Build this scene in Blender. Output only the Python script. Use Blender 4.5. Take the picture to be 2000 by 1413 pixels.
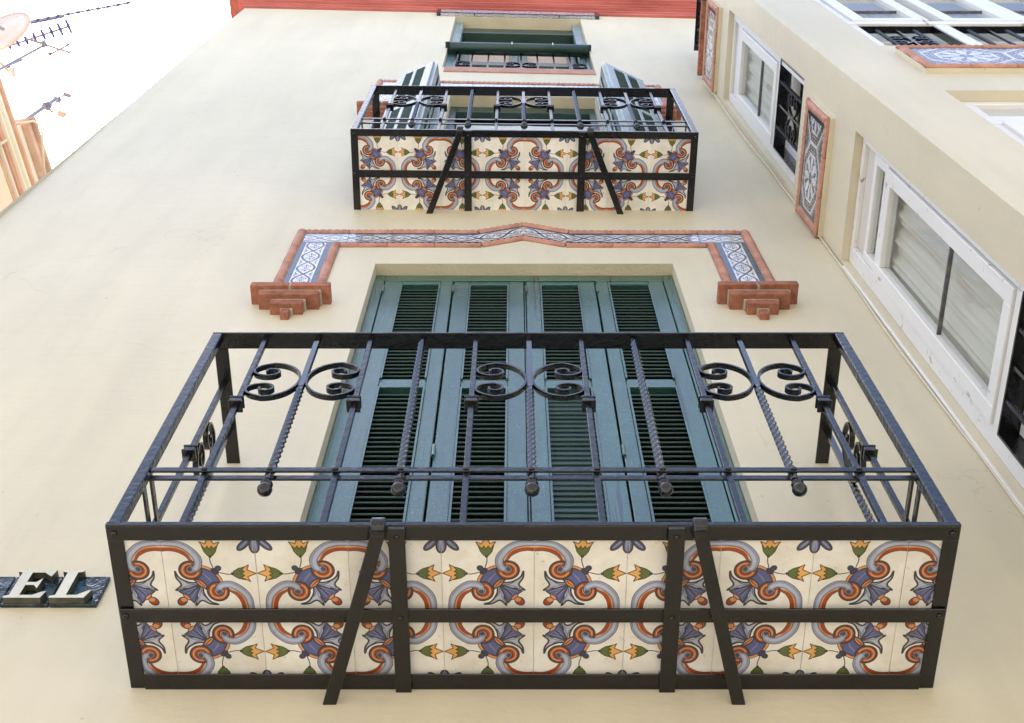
import bpy, bmesh, math, random
import numpy as np
from mathutils import Vector, Matrix
random.seed(7)
for o in list(bpy.data.objects): bpy.data.objects.remove(o)
SC = bpy.context.scene
COL = SC.collection
PI = math.pi
rad = math.radians

# ------------------------------------------------------------------ camera
FPX, CX, CY, DIST = 2432.0, 1005.0, 706.5, 1.862        # focal length in photo pixels, distance to the facade
TH = math.atan(FPX/1116.5)
cam = bpy.data.cameras.new('camera'); camo = bpy.data.objects.new('camera', cam); COL.objects.link(camo)
camo.location = (0, -DIST, 0); camo.rotation_euler = (PI/2+TH, 0, 0)
cam.sensor_width = 36; cam.lens = FPX/2000*36; cam.shift_x = -(CX-1000)/2000; cam.clip_start = .05; cam.clip_end = 3000
SC.camera = camo

# ------------------------------------------------------------------ light
SUN = Vector((-.25, .20, .94)).normalized()
el = math.asin(SUN.z); az = math.atan2(SUN.x, SUN.y)
w = bpy.data.worlds.new('World'); SC.world = w; w.use_nodes = True
nt = w.node_tree; bgn = nt.nodes['Background']
sky = nt.nodes.new('ShaderNodeTexSky'); sky.sky_type = 'NISHITA'; sky.sun_disc = False
sky.sun_elevation = el; sky.sun_rotation = az; sky.air_density = 1.0; sky.dust_density = 2.2; sky.ozone_density = 1.0
nt.links.new(sky.outputs[0], bgn.inputs[0]); bgn.inputs[1].default_value = .15
sl = bpy.data.lights.new('sun', 'SUN'); so = bpy.data.objects.new('sun', sl); COL.objects.link(so)
sl.energy = 3.8; sl.angle = rad(.53); sl.color = (1, .95, .87)
so.rotation_euler = SUN.to_track_quat('Z', 'Y').to_euler(); so.location = SUN*30
vs = SC.view_settings; vs.view_transform = 'Standard'; vs.look = 'None'; vs.gamma = 1; vs.use_curve_mapping = False
vs.exposure = 1.67
SC.cycles.max_bounces = 8; SC.cycles.diffuse_bounces = 5; SC.cycles.transparent_max_bounces = 8

# ------------------------------------------------------------------ picture plane helpers (pixel of the photo -> point on a real plane)
_s, _c = math.sin(TH), math.cos(TH)
def ray(u, v):
    a = (u-CX)/FPX; b = (CY-v)/FPX
    return a, _c-b*_s, _s+b*_c
def on_z(u, v, z):
    r = ray(u, v); t = z/r[2]; return Vector((r[0]*t, r[1]*t-DIST, z))
def on_y(u, v, y):
    r = ray(u, v); t = (DIST+y)/r[1]; return Vector((r[0]*t, y, r[2]*t))

# ------------------------------------------------------------------ surfaces as mappings (along, height, outwards) -> world
def yaw(z): return math.tan(rad(1.3)*min(1, max(0, (z-5)/4.3)))      # the old wall twists slightly as it rises
def fac(a, z, e): return (a, -e+a*yaw(z), z)
def wx(z): return 1.343+(8.94-z)*.0178                                # the bay leans a little
WD = .765
def side(a, z, e): return (wx(z)-e, -a, z)
def front(a, z, e): return (a, -WD-e, z)

# ------------------------------------------------------------------ painted tile pictures, rasterised here
def s2l(c):
    c = np.asarray(c, float)/255; return np.where(c <= .04045, c/12.92, ((c+.055)/1.055)**2.4)
class Pic:
    def __init__(s, w, h, bg, ss=2):
        s.ss = ss; s.w = w*ss; s.h = h*ss; s.a = np.ones((s.h, s.w, 3))*np.array(bg, float); s.asp = w/h
        rng = np.random.default_rng(3); s.n = rng.random((s.h, s.w))
    def P(s, pts): return np.array([(x*s.w, y*s.h) for x, y in pts], float)
    def box(s, P, r=2):
        x0 = max(0, int(P[:, 0].min()-r)); x1 = min(s.w, int(P[:, 0].max()+r)+1); y0 = max(0, int(P[:, 1].min()-r)); y1 = min(s.h, int(P[:, 1].max()+r)+1)
        return x0, x1, y0, y1
    def put(s, x0, x1, y0, y1, m, col, var=10):
        n = s.n[y0:y1, x0:x1]
        for k in range(3):
            v = s.a[y0:y1, x0:x1, k]; v[m] = col[k]+(n[m]-.5)*var
    def poly(s, pts, col, out=None, ow=.008, var=14):
        P = s.P(pts); x0, x1, y0, y1 = s.box(P)
        if x1 <= x0 or y1 <= y0: return
        X, Y = np.meshgrid(np.arange(x0, x1)+.5, np.arange(y0, y1)+.5); m = np.zeros(X.shape, bool)
        Q = np.roll(P, -1, 0)
        for (ax, ay), (bx, by) in zip(P, Q):
            if ay == by: continue
            m ^= ((ay > Y) != (by > Y)) & (X < (bx-ax)*(Y-ay)/(by-ay)+ax)
        s.put(x0, x1, y0, y1, m, col, var)
        if out is not None: s.line(list(pts)+[pts[0]], [ow]*(len(pts)+1), out)
    def line(s, pts, ws, col, var=14):
        P = s.P(pts); W = np.array(ws, float)*s.h
        for i in range(len(P)-1):
            A, B = P[i], P[i+1]; r = max(W[i], W[i+1])
            x0, x1, y0, y1 = s.box(np.array([A, B]), r+1)
            if x1 <= x0 or y1 <= y0: continue
            X, Y = np.meshgrid(np.arange(x0, x1)+.5, np.arange(y0, y1)+.5); d = B-A; L = max(1e-6, d@d)
            t = np.clip(((X-A[0])*d[0]+(Y-A[1])*d[1])/L, 0, 1)
            D = np.hypot(X-A[0]-t*d[0], Y-A[1]-t*d[1]); m = D <= W[i]+(W[i+1]-W[i])*t
            s.put(x0, x1, y0, y1, m, col, var)
    def image(s, name):
        a = s.a.reshape(s.h//s.ss, s.ss, s.w//s.ss, s.ss, 3).mean((1, 3)); h, w_ = a.shape[:2]
        im = bpy.data.images.new(name, w_, h); px = np.ones((h, w_, 4), np.float32); px[:, :, :3] = np.clip(a[::-1], 0, 255)/255
        im.pixels.foreach_set(px.ravel()); im.update(); im.pack(); return im
def cr(pts, n=8):
    P = [np.array(p, float) for p in pts]; P = [2*P[0]-P[1]]+P+[2*P[-1]-P[-2]]; out = []
    for i in range(1, len(P)-2):
        for k in range(n):
            t = k/n; a, b, c, d = P[i-1:i+3]
            out.append(tuple(.5*((2*b)+(-a+c)*t+(2*a-5*b+4*c-d)*t*t+(-a+3*b-3*c+d)*t**3)))
    out.append(tuple(P[-2])); return out
def ell(cx, cy, ax, ay, ang, n=20):
    c, s_ = math.cos(ang), math.sin(ang)
    return [(cx+ax*math.cos(t)*c-ay*math.sin(t)*s_, cy+ax*math.cos(t)*s_+ay*math.sin(t)*c) for t in [2*PI*k/n for k in range(n)]]
def scroll_tile():
    p = Pic(512, 512, (238, 235, 227)); DK = (62, 58, 66); GB = (146, 154, 180); LB = (182, 188, 206); BR = (160, 72, 34); OR = (216, 150, 100); BL = (92, 98, 148); GR = (98, 110, 58); YE = (228, 172, 98)
    mir = lambda q: [(1-y, 1-x) for x, y in q]
    both = lambda q: (q, mir(q))
    body = cr([(.39, .40), (.47, .435), (.535, .465), (.565, .53), (.60, .61), (.57, .69), (.50, .74), (.42, .67), (.33, .58), (.26, .50), (.31, .43), (.39, .40)], 4)
    for q in both(cr([(.35, .60), (.27, .60), (.19, .565), (.14, .52), (.115, .455), (.12, .54), (.165, .63), (.10, .70), (.19, .675), (.28, .685), (.37, .64)], 5)): p.poly(q, LB, DK, .010)
    for q in both([(.33, .625), (.25, .615), (.16, .54)]): p.line(cr(q), [.004]*17, DK)
    for q in both([(.34, .64), (.24, .645), (.14, .68)]): p.line(cr(q), [.010]*17, GB)
    p.poly([(.385, .615), (.28, .66), (.13, .715), (.185, .76), (.205, .795), (.24, .815), (.285, .87), (.34, .72)], BL, DK, .008)
    for k in (-1, 0, 1): p.line([(.34, .66), (.22+.04*k, .755+.04*k)], [.004, .003], (150, 154, 190))
    p.line([(.36, .64), (.24, .76)], [.012, .006], DK)
    p.poly(ell(.155, .845, .06, .045, rad(135)), BR, DK, .007); p.poly(ell(.175, .825, .035, .028, 0), OR); p.poly(ell(.21, .79, .05, .02, rad(45)), OR, DK, .005)
    p.poly(body, BL, DK, .010)
    for k in range(5): p.line([(.40+.02*k, .46+.02*k), (.43+.02*k, .50+.03*k)], [.005, .002], (130, 136, 175))
    for q in both(cr([(.385, .395), (.44, .40), (.50, .43), (.55, .45)], 6)):
        p.line(q, [.020]*len(q), DK); p.line(q, [.013]*len(q), OR)
    p.poly(ell(.385, .615, .075, .032, rad(45)), OR, DK, .008); p.line([(.35, .58), (.42, .65)], [.010, .006], BR)
    A = cr([(-.04, .10), (.1, .095), (.22, .12), (.31, .19), (.368, .28), (.375, .36), (.345, .415), (.30, .43), (.27, .42)], 8)
    n = len(A); WA = [float(np.interp(i/n, [0, .2, .5, .7, .85, 1], [.024, .034, .043, .038, .030, .023])) for i in range(n)]
    B = cr([(-.04, .175), (.08, .165), (.18, .185), (.255, .235), (.30, .31)], 8); WB = [float(np.interp(i/len(B), [0, .6, 1], [.018, .022, .007])) for i in range(len(B))]
    for M in (lambda q: q, mir):
        ring = M(ell(.285, .44, .122, .116, 0, 30)); p.poly(ring, BR, DK, .011)
        p.line(M(ell(.285, .44, .088, .084, 0, 30)[2:24]), [.010]*22, OR)
        p.poly(M(ell(.29, .43, .058, .056, 0, 24)), (196, 132, 92), DK, .006)
        p.line(M(B), [x+.009 for x in WB], DK); p.line(M([(x, y-.012) for x, y in B]), [x+.003 for x in WB], OR); p.line(M([(x, y+.004) for x, y in B]), WB, BR)
        p.line(M(A), [x+.006 for x in WA], DK); p.line(M(A), WA, GB)
        p.line(M([(x-.008, y+.006) for x, y in A[:-16]]), [x*.45 for x in WA[:-16]], LB)
        p.poly(M(ell(.278, .425, .026, .026, 0)), (70, 74, 98))
    p.poly(ell(.548, .452, .045, .032, rad(45)), (58, 62, 88), DK, .006); p.poly(ell(.585, .415, .030, .034, rad(45)), (66, 72, 100), DK, .006)
    for M in (lambda q: q, mir):
        p.line(M(cr([(.515, .25), (.51, .32), (.53, .40)], 5)), [.0055]*11, DK)
        pet = M([(.415, .075), (.45, .14), (.49, .20), (.52, .165), (.55, .20), (.595, .14), (.63, .08), (.565, .10), (.52, .005), (.475, .10)]); p.poly(pet, YE, (120, 78, 40), .006)
        p.poly(M([(.435, .125), (.455, .20), (.49, .25), (.545, .25), (.58, .20), (.605, .125), (.565, .16), (.54, .13), (.52, .17), (.495, .13), (.47, .165)]), GR, (60, 66, 40), .005)
        p.poly(M(ell(.515, .265, .02, .014, 0)), DK)
        p.poly(M(ell(1.0, .125, .048, .090, 0)), (104, 112, 152), DK, .010); p.line(M([(.99, .06), (.985, .19)]), [.012, .006], (150, 156, 184))
    p.poly(ell(.885, .115, .088, .036, rad(-45)), (92, 100, 140), DK, .010); p.line([(.92, .08), (.85, .15)], [.010, .006], (150, 156, 184))
    return p.image('scroll_tile')
def border_tile():
    p = Pic(640, 256, (214, 217, 224)); DK = (38, 40, 62); BR = (74, 40, 44); BL = (84, 92, 140); TL = (58, 80, 102)
    for y0, y1 in ((-.1, .145), (.855, 1.1)): p.poly([(-.1, y0), (1.1, y0), (1.1, y1), (-.1, y1)], TL, None)
    for y in (.155, .845): p.line([(-.1, y), (1.1, y)], [.012, .012], DK)
    for k in range(-1, 3):
        c = .25+.5*k
        for sx in (-1, 1):
            p.poly([(c+sx*.155, .5), (c+sx*.105, .44), (c+sx*.115, .5), (c+sx*.105, .56)], DK); p.line([(c+sx*.12, .5), (c+sx*.04, .5)], [.018, .012], DK)
            for sy in (-1, 1):
                q = cr([(c+sx*.02, .5+sy*.03), (c+sx*.05, .5+sy*.13), (c+sx*.095, .5+sy*.12), (c+sx*.09, .5+sy*.06), (c+sx*.065, .5+sy*.07)], 5); p.line(q, [.015]*len(q), BR if sy > 0 else BL)
                q = cr([(c+sx*.25, .5+sy*.19), (c+sx*.20, .5+sy*.26), (c+sx*.15, .5+sy*.24)], 5); p.line(q, [.012]*len(q), DK); p.poly(ell(c+sx*.235, .5+sy*.23, .012, .03, 0), DK)
        p.poly(ell(c, .5, .016, .04, 0), (150, 90, 70), DK, .008)
    xs = np.linspace(-.02, 1.02, 90)
    for sg, col in ((1, BR), (-1, BL)):
        q = [(float(x), float(.5+sg*.27*math.sin(2*PI*x))) for x in xs]; p.line(q, [.038]*90, DK); p.line(q, [.027]*90, col)
    for x in (0, .5, 1): p.poly(ell(x, .5, .012, .03, 0), BL)
    return p.image('border_tile')
def star_tile():
    p = Pic(512, 512, (208, 208, 208)); DK = (44, 44, 66); BR = (128, 78, 62); BL = (64, 72, 140); GR = (60, 84, 66)
    def octa(r): return [(.5+r*math.cos(PI/8+k*PI/4), .5+r*math.sin(PI/8+k*PI/4)) for k in range(8)]
    for r, w_, c in ((.50, .012, DK), (.455, .020, BR), (.40, .012, DK)):
        q = octa(r); p.line(q+[q[0]], [w_]*9, c)
    o1, o2 = octa(.485), octa(.415)
    for k in range(8):
        for j in range(7):
            if j % 2: continue
            t0, t1 = j/7, (j+1)/7; L = lambda P, t: tuple(np.array(P[k])*(1-t)+np.array(P[(k+1) % 8])*t)
            p.poly([L(o1, t0), L(o1, t1), L(o2, t1), L(o2, t0)], DK)
    for k in range(8):
        a = k*PI/4+PI/8; c, s_ = math.cos(a), math.sin(a)
        p.poly(ell(.5+.27*c, .5+.27*s_, .07, .03, a), BL, DK, .008); p.poly(ell(.5+.16*c, .5+.16*s_, .035, .022, a+.4), BL)
        p.line([(.5+.08*c, .5+.08*s_), (.5+.33*c, .5+.33*s_)], [.007, .007], DK)
        for sg in (-1, 1): p.poly(ell(.5+.30*math.cos(a+sg*.22), .5+.30*math.sin(a+sg*.22), .03, .014, a+sg*.8), BL)
    p.poly(ell(.5, .5, .075, .075, 0, 24), BL, DK, .012); p.poly(ell(.5, .5, .035, .035, 0), (200, 160, 110), DK, .006)
    for cx in (0, 1):
        for cy in (0, 1):
            for ang in (25, 45, 65, 5, 85):
                a = rad(ang); dx = math.cos(a)*(1 if cx == 0 else -1); dy = math.sin(a)*(1 if cy == 0 else -1)
                p.poly(ell(cx+.10*dx, cy+.10*dy, .075, .016, math.atan2(dy, dx)), GR, DK, .005)
            dx = 1 if cx == 0 else -1; dy = 1 if cy == 0 else -1
            for k in (0, .045, .09): p.line([(cx+dx*(.26-k), cy+dy*(.0)), (cx, cy+dy*(.26-k))], [.009, .009], BR if k == .045 else DK)
    return p.image('star_tile')

# ------------------------------------------------------------------ materials
def mat(name):
    m = bpy.data.materials.new(name); m.use_nodes = True; n = m.node_tree
    return m, n, n.nodes['Principled BSDF']
def N(n, t, **k):
    x = n.nodes.new(t)
    for a, b in k.items():
        if a in x.inputs.keys() if hasattr(x.inputs, 'keys') else False: x.inputs[a].default_value = b
        else: setattr(x, a, b)
    return x
def noise(n, scale, detail=4, rough=.55, coord='Object', stretch=(1, 1, 1), dist=0):
    tc = n.nodes.new('ShaderNodeTexCoord'); mp = n.nodes.new('ShaderNodeMapping'); t = n.nodes.new('ShaderNodeTexNoise')
    mp.inputs['Scale'].default_value = stretch; n.links.new(tc.outputs[coord], mp.inputs[0]); n.links.new(mp.outputs[0], t.inputs['Vector'])
    t.inputs['Scale'].default_value = scale; t.inputs['Detail'].default_value = detail; t.inputs['Roughness'].default_value = rough; t.inputs['Distortion'].default_value = dist
    return t.outputs[0]
def ramp(n, src, stops):
    r = n.nodes.new('ShaderNodeValToRGB'); cr_ = r.color_ramp
    while len(cr_.elements) < len(stops): cr_.elements.new(.5)
    for e_, (p_, c_) in zip(cr_.elements, stops): e_.position = p_; e_.color = tuple(c_)+(1,) if len(c_) == 3 else c_
    n.links.new(src, r.inputs[0]); return r.outputs[0]
def bump(n, b, src, strength, dist=.002, prev=None):
    k = n.nodes.new('ShaderNodeBump'); k.inputs['Strength'].default_value = strength; k.inputs['Distance'].default_value = dist
    n.links.new(src, k.inputs['Height'])
    if prev is not None: n.links.new(prev, k.inputs['Normal'])
    n.links.new(k.outputs[0], b.inputs['Normal']); return k.outputs[0]
def mixc(n, fac_, a, b, mode='MIX'):
    m = n.nodes.new('ShaderNodeMix'); m.data_type = 'RGBA'; m.blend_type = mode
    for s_, v in ((0, fac_), (6, a), (7, b)):
        if isinstance(v, (int, float)): m.inputs[s_].default_value = v
        elif isinstance(v, tuple): m.inputs[s_].default_value = v+(1,)
        else: n.links.new(v, m.inputs[s_])
    return m.outputs[2]
def vary(n, c, lo, hi):
    oi = n.nodes.new('ShaderNodeObjectInfo'); mr = n.nodes.new('ShaderNodeMapRange'); mr.inputs[3].default_value = lo; mr.inputs[4].default_value = hi; n.links.new(oi.outputs['Random'], mr.inputs[0])
    cb_ = n.nodes.new('ShaderNodeCombineColor'); 
    for k in range(3): n.links.new(mr.outputs[0], cb_.inputs[k])
    return mixc(n, 1.0, c, cb_.outputs[0], 'MULTIPLY')
def simple(name, c1, c2, sc, rough, b1=.3, bs=60, bd=.002, coat=0, stretch=(1, 1, 1), lo=.35, hi=.65):
    m, n, b = mat(name); n.links.new(vary(n, ramp(n, noise(n, sc, 5, .6, stretch=stretch), [(lo, c1), (hi, c2)]), .86, 1.06), b.inputs['Base Color'])
    b.inputs['Roughness'].default_value = rough; bump(n, b, noise(n, bs, 4, .6, stretch=stretch), b1, bd)
    if coat: b.inputs['Coat Weight'].default_value = coat; b.inputs['Coat Roughness'].default_value = .12
    return m
M = {}
# cream render: broad faint clouding, trowel marks, pinholes
m, n, b = mat('cream_plaster')
base = ramp(n, noise(n, .9, 5, .6, stretch=(1, 1, .8)), [(.3, (.61, .55, .395)), (.7, (.67, .61, .455))])
streak = ramp(n, noise(n, 2.2, 6, .62, stretch=(1.5, 1.5, .35)), [(.30, (.90, .90, .93)), (.66, (1, 1, 1))])
spk = ramp(n, noise(n, 38, 2, .5), [(.245, (.62, .58, .52)), (.27, (1, 1, 1))])
cc = mixc(n, 1.0, base, streak, 'MULTIPLY'); cc = mixc(n, .55, cc, spk, 'MULTIPLY')
tc_ = n.nodes.new('ShaderNodeTexCoord'); nd = n.nodes.new('ShaderNodeTexNoise'); nd.inputs['Scale'].default_value = 4; nd.inputs['Detail'].default_value = 5; vm = n.nodes.new('ShaderNodeVectorMath'); vm.operation = 'MULTIPLY_ADD'; vm.inputs[1].default_value = (.35, .35, .35)
n.links.new(tc_.outputs['Object'], nd.inputs['Vector']); n.links.new(nd.outputs['Color'], vm.inputs[0]); n.links.new(tc_.outputs['Object'], vm.inputs[2])
vo = n.nodes.new('ShaderNodeTexVoronoi'); vo.feature = 'DISTANCE_TO_EDGE'; vo.inputs['Scale'].default_value = .9; n.links.new(vm.outputs[0], vo.inputs['Vector'])
ckl = ramp(n, vo.outputs['Distance'], [(.0012, (1, 1, 1)), (.0030, (0, 0, 0))]); ckm = ramp(n, noise(n, .8, 2, .5), [(.52, (0, 0, 0)), (.60, (1, 1, 1))]); ckk = mixc(n, 1.0, ckl, ckm, 'MULTIPLY'); cc = mixc(n, ckk, cc, mixc(n, 1.0, cc, (.90, .88, .85), 'MULTIPLY'))
rs = ramp(n, noise(n, 3.2, 5, .6, stretch=(2.2, 1, .16)), [(.34, (.91, .90, .88)), (.47, (1, 1, 1))]); cc = mixc(n, .35, cc, rs, 'MULTIPLY'); n.links.new(cc, b.inputs['Base Color'])
b.inputs['Roughness'].default_value = .52
p_ = bump(n, b, noise(n, 6, 5, .62, stretch=(.8, 1, 1.8)), .34, .012); bump(n, b, noise(n, 240, 3, .6), .35, .0012, p_)
M['plaster'] = m
m, n, b = mat('rough_plaster'); n.links.new(ramp(n, noise(n, 6, 5), [(.3, (.50, .44, .30)), (.7, (.58, .52, .38))]), b.inputs['Base Color']); b.inputs['Roughness'].default_value = .85
bump(n, b, noise(n, 55, 4, .6), .9, .006); M['rough'] = m
# black gloss paint over hammered iron
m, n, b = mat('black_iron_paint'); n.links.new(ramp(n, noise(n, 45, 4), [(.42, (.010, .010, .011)), (.72, (.026, .025, .025))]), b.inputs['Base Color'])
dust = ramp(n, noise(n, 210, 2, .5), [(.735, (0, 0, 0)), (.76, (1, 1, 1))]); cc = mixc(n, dust, (.006, .006, .007), (.08, .07, .055)); 
cc2 = mixc(n, .5, ramp(n, noise(n, 45, 4), [(.4, (.003, .003, .0035)), (.75, (.009, .0085, .008))]), cc); n.links.new(cc2, b.inputs['Base Color'])
b.inputs['Roughness'].default_value = .12; b.inputs['IOR'].default_value = 1.53
p_ = bump(n, b, noise(n, 55, 3, .6), .45, .004); bump(n, b, noise(n, 260, 2, .5), .35, .0012, p_); M['iron'] = m
m2 = m.copy(); m2.name = 'twisted_iron_paint'; b2 = m2.node_tree.nodes['Principled BSDF']; b2.inputs['Roughness'].default_value = .13; b2.inputs['IOR'].default_value = 1.95; M['ironshine'] = m2
for nn in m2.node_tree.nodes:
    if nn.type == 'BUMP': nn.inputs['Strength'].default_value = .12
def green(name, g1, g2, wear, ior=1.8, coat=.35, ro=.17):
    m, n, b = mat(name); grain = noise(n, 60, 5, .65, stretch=(1, 1, .06)); cl = noise(n, 5, 5, .6)
    c = ramp(n, cl, [(.3, g1), (.7, g2)]); wr = ramp(n, noise(n, 130, 5, .7, stretch=(1, 1, .25)), [(wear, (0, 0, 0)), (wear+.05, (1, 1, 1))])
    c = mixc(n, wr, c, (.17, .26, .23)); ck = ramp(n, noise(n, 26, 3, .5, stretch=(1, 1, .035), dist=.4), [(.295, (1, 1, 1)), (.31, (0, 0, 0))])
    c = mixc(n, ck, c, (.008, .018, .014)); n.links.new(vary(n, c, .72, 1.12), b.inputs['Base Color']); b.inputs['Roughness'].default_value = ro; b.inputs['IOR'].default_value = ior; b.inputs['Coat Weight'].default_value = coat; b.inputs['Coat Roughness'].default_value = .12; b.inputs['Coat IOR'].default_value = 1.5
    p_ = bump(n, b, grain, .8, .003); p_ = bump(n, b, noise(n, 150, 4, .6), .9, .0022, p_); bump(n, b, ck, -.6, .002, p_); return m
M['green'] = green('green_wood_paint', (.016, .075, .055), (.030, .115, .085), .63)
M['greendark'] = green('dark_and_shaded_green', (.008, .034, .025), (.014, .050, .037), .66, 1.5, .0, .3)  # darkened green: slat shade put into the colour; also the blind's own tone
M['greenpale'] = green('pale_green_wood_paint', (.09, .18, .19), (.16, .27, .29), .58, 1.85, 0, .25)  # paler, bluer version of the green paint
def white(name, wear, col=(.76, .755, .75)):
    m, n, b = mat(name); ch = ramp(n, noise(n, 14, 7, .68, dist=.6), [(wear, (1, 1, 1)), (wear+.012, (0, 0, 0))])
    c = mixc(n, ch, ramp(n, noise(n, 4, 4), [(.3, tuple(x*.93 for x in col)), (.7, col)]), (.36, .33, .29))
    ln = ramp(n, noise(n, 9, 3, .5, stretch=(1, 1, .12)), [(.265, (1, 1, 1)), (.27, (0, 0, 0))]); c = mixc(n, ln, c, (.33, .30, .27))
    n.links.new(c, b.inputs['Base Color']); b.inputs['Roughness'].default_value = .38
    p_ = bump(n, b, noise(n, 60, 4), .25, .0015); bump(n, b, ch, -.5, .001, p_); return m
M['white'] = white('white_gloss_paint', .235); M['whiteworn'] = white('worn_white_paint', .36)
M['terra'] = simple('terracotta', (.36, .155, .10), (.50, .25, .17), 12, .55, .5, 120, .0015)
M['brick'] = simple('terracotta_brick', (.22, .075, .042), (.40, .155, .088), 26, .7, .9, 90, .003)
M['mortar'] = simple('grey_mortar', (.33, .28, .21), (.45, .39, .30), 30, .9, .9, 70, .003)
M['cornice'] = simple('red_cornice_paint', (.36, .085, .065), (.52, .15, .12), 5, .6, .5, 40, .004, stretch=(.3, 1, 1))
M['brightterra'] = simple('glare_lightened_terracotta', (.54, .26, .18), (.68, .38, .28), 6, .8, .4, 40)  # lighter copy of terracotta; the neighbour's sun glare is put into the colour
M['oldterra'] = simple('weathered_terracotta', (.56, .30, .20), (.74, .48, .36), 4, .8, .6, 30, .006)  # weathered, and lightened: sun glare painted into the cornice bands
M['brown'] = simple('weathered_brown_coping', (.45, .29, .22), (.70, .52, .42), 3.5, .85, .6, 30, .006)  # weathered tone, lightened with the neighbour's painted sun glare
M['peach'] = simple('peach_plaster', (.80, .68, .55), (.84, .74, .62), 1.5, .85, .3, 60)  # this and the pale plaster are lightened: sun glare put into the colour
M['palewall'] = simple('pale_plaster', (.80, .76, .67), (.84, .81, .73), 1.5, .85, .3, 60)
M['slab'] = simple('pale_slab_edge', (.55, .52, .45), (.70, .67, .60), 12, .6, .5, 60)
M['dark'] = simple('dark_glaze', (.012, .014, .030), (.03, .035, .06), 8, .12, .2, 40)
M['darkband'] = simple('blue_green_glaze', (.012, .022, .040), (.03, .05, .08), 8, .10, .15, 40)
M['aluminium'] = simple('aluminium', (.16, .155, .20), (.25, .24, .30), 20, .4, .1, 60)
M['bluealu'] = simple('blue_rod', (.03, .05, .22), (.05, .07, .30), 20, .45, .1, 60)
M['dish'] = simple('dish_paint', (.52, .44, .39), (.66, .58, .52), 6, .5, .1, 60)
M['orange'] = simple('orange_plastic', (.62, .38, .25), (.72, .48, .34), 6, .5, .1, 60)
M['cable'] = simple('painted_cable', (.66, .58, .44), (.72, .64, .50), 6, .6, .2, 60)
M['curtain'] = simple('curtain_cloth', (.86, .85, .80), (.90, .89, .85), 3, .85, .2, 200, .0006)
_n = M['curtain'].node_tree; _b = _n.nodes['Principled BSDF']; _t = _n.nodes.new('ShaderNodeBsdfTranslucent'); _t.inputs[0].default_value = (.82, .80, .74, 1); _m = _n.nodes.new('ShaderNodeMixShader'); _m.inputs[0].default_value = .35
_n.links.new(_b.outputs[0], _m.inputs[1]); _n.links.new(_t.outputs[0], _m.inputs[2]); _n.links.new(_m.outputs[0], [x for x in _n.nodes if x.type == 'OUTPUT_MATERIAL'][0].inputs[0])
M['lead'] = simple('dark_glazing_bar', (.07, .07, .08), (.16, .15, .15), 30, .5, .2, 60)
M['reed'] = simple('reed_blind', (.30, .22, .17), (.46, .36, .28), 20, .8, .6, 40, .003, stretch=(1, 1, 8))
M['inner'] = simple('beige_inner_panel', (.52, .49, .44), (.60, .57, .52), 3, .6, .2, 60)
M['room'] = simple('room_wall', (.60, .57, .50), (.66, .63, .56), 2, .9, .1, 20)
M['ground'] = simple('stone_paving', (.34, .32, .285), (.45, .425, .385), .8, .85, .4, 20, .01)
m, n, b = mat('sign_glaze'); n.links.new(ramp(n, noise(n, 16, 5, .6, dist=.8), [(.38, (.004, .010, .022)), (.58, (.008, .030, .030)), (.75, (.03, .08, .13))]), b.inputs['Base Color'])
b.inputs['Roughness'].default_value = .10; bump(n, b, noise(n, 30, 4), 1.0, .012); M['sign'] = m
M['letter'] = simple('cream_ceramic_letter', (.58, .57, .47), (.66, .64, .54), 20, .28, .3, 60)
M['letteredge'] = simple('shaded_letter_edge', (.05, .055, .035), (.12, .11, .07), 30, .3, .3, 60)  # letter sides darkened: shadow and glaze reflection put into the colour
# window glass
def glass(name, tint, r=.03):
    m = bpy.data.materials.new(name); m.use_nodes = True; n = m.node_tree; n.nodes.clear()
    o = n.nodes.new('ShaderNodeOutputMaterial'); mx = n.nodes.new('ShaderNodeMixShader'); g = n.nodes.new('ShaderNodeBsdfGlossy'); t = n.nodes.new('ShaderNodeBsdfTransparent'); f = n.nodes.new('ShaderNodeLayerWeight')
    f.inputs[0].default_value = .5; pw = n.nodes.new('ShaderNodeMath'); pw.operation = 'POWER'; pw.inputs[1].default_value = 5; n.links.new(f.outputs[1], pw.inputs[0]); g.inputs['Roughness'].default_value = r; t.inputs[0].default_value = tint+(1,)
    mu = n.nodes.new('ShaderNodeMath'); mu.operation = 'MULTIPLY_ADD'; mu.inputs[1].default_value = .5; mu.inputs[2].default_value = .035; n.links.new(pw.outputs[0], mu.inputs[0])
    bn = n.nodes.new('ShaderNodeBump'); bn.inputs['Strength'].default_value = .12; bn.inputs['Distance'].default_value = .01; n.links.new(noise(n, 3.5, 2), bn.inputs['Height']); n.links.new(bn.outputs[0], g.inputs['Normal'])
    n.links.new(mu.outputs[0], mx.inputs[0]); n.links.new(t.outputs[0], mx.inputs[1]); n.links.new(g.outputs[0], mx.inputs[2]); n.links.new(mx.outputs[0], o.inputs[0]); return m
M['glass'] = glass('window_glass', (.95, .96, .95))
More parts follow.
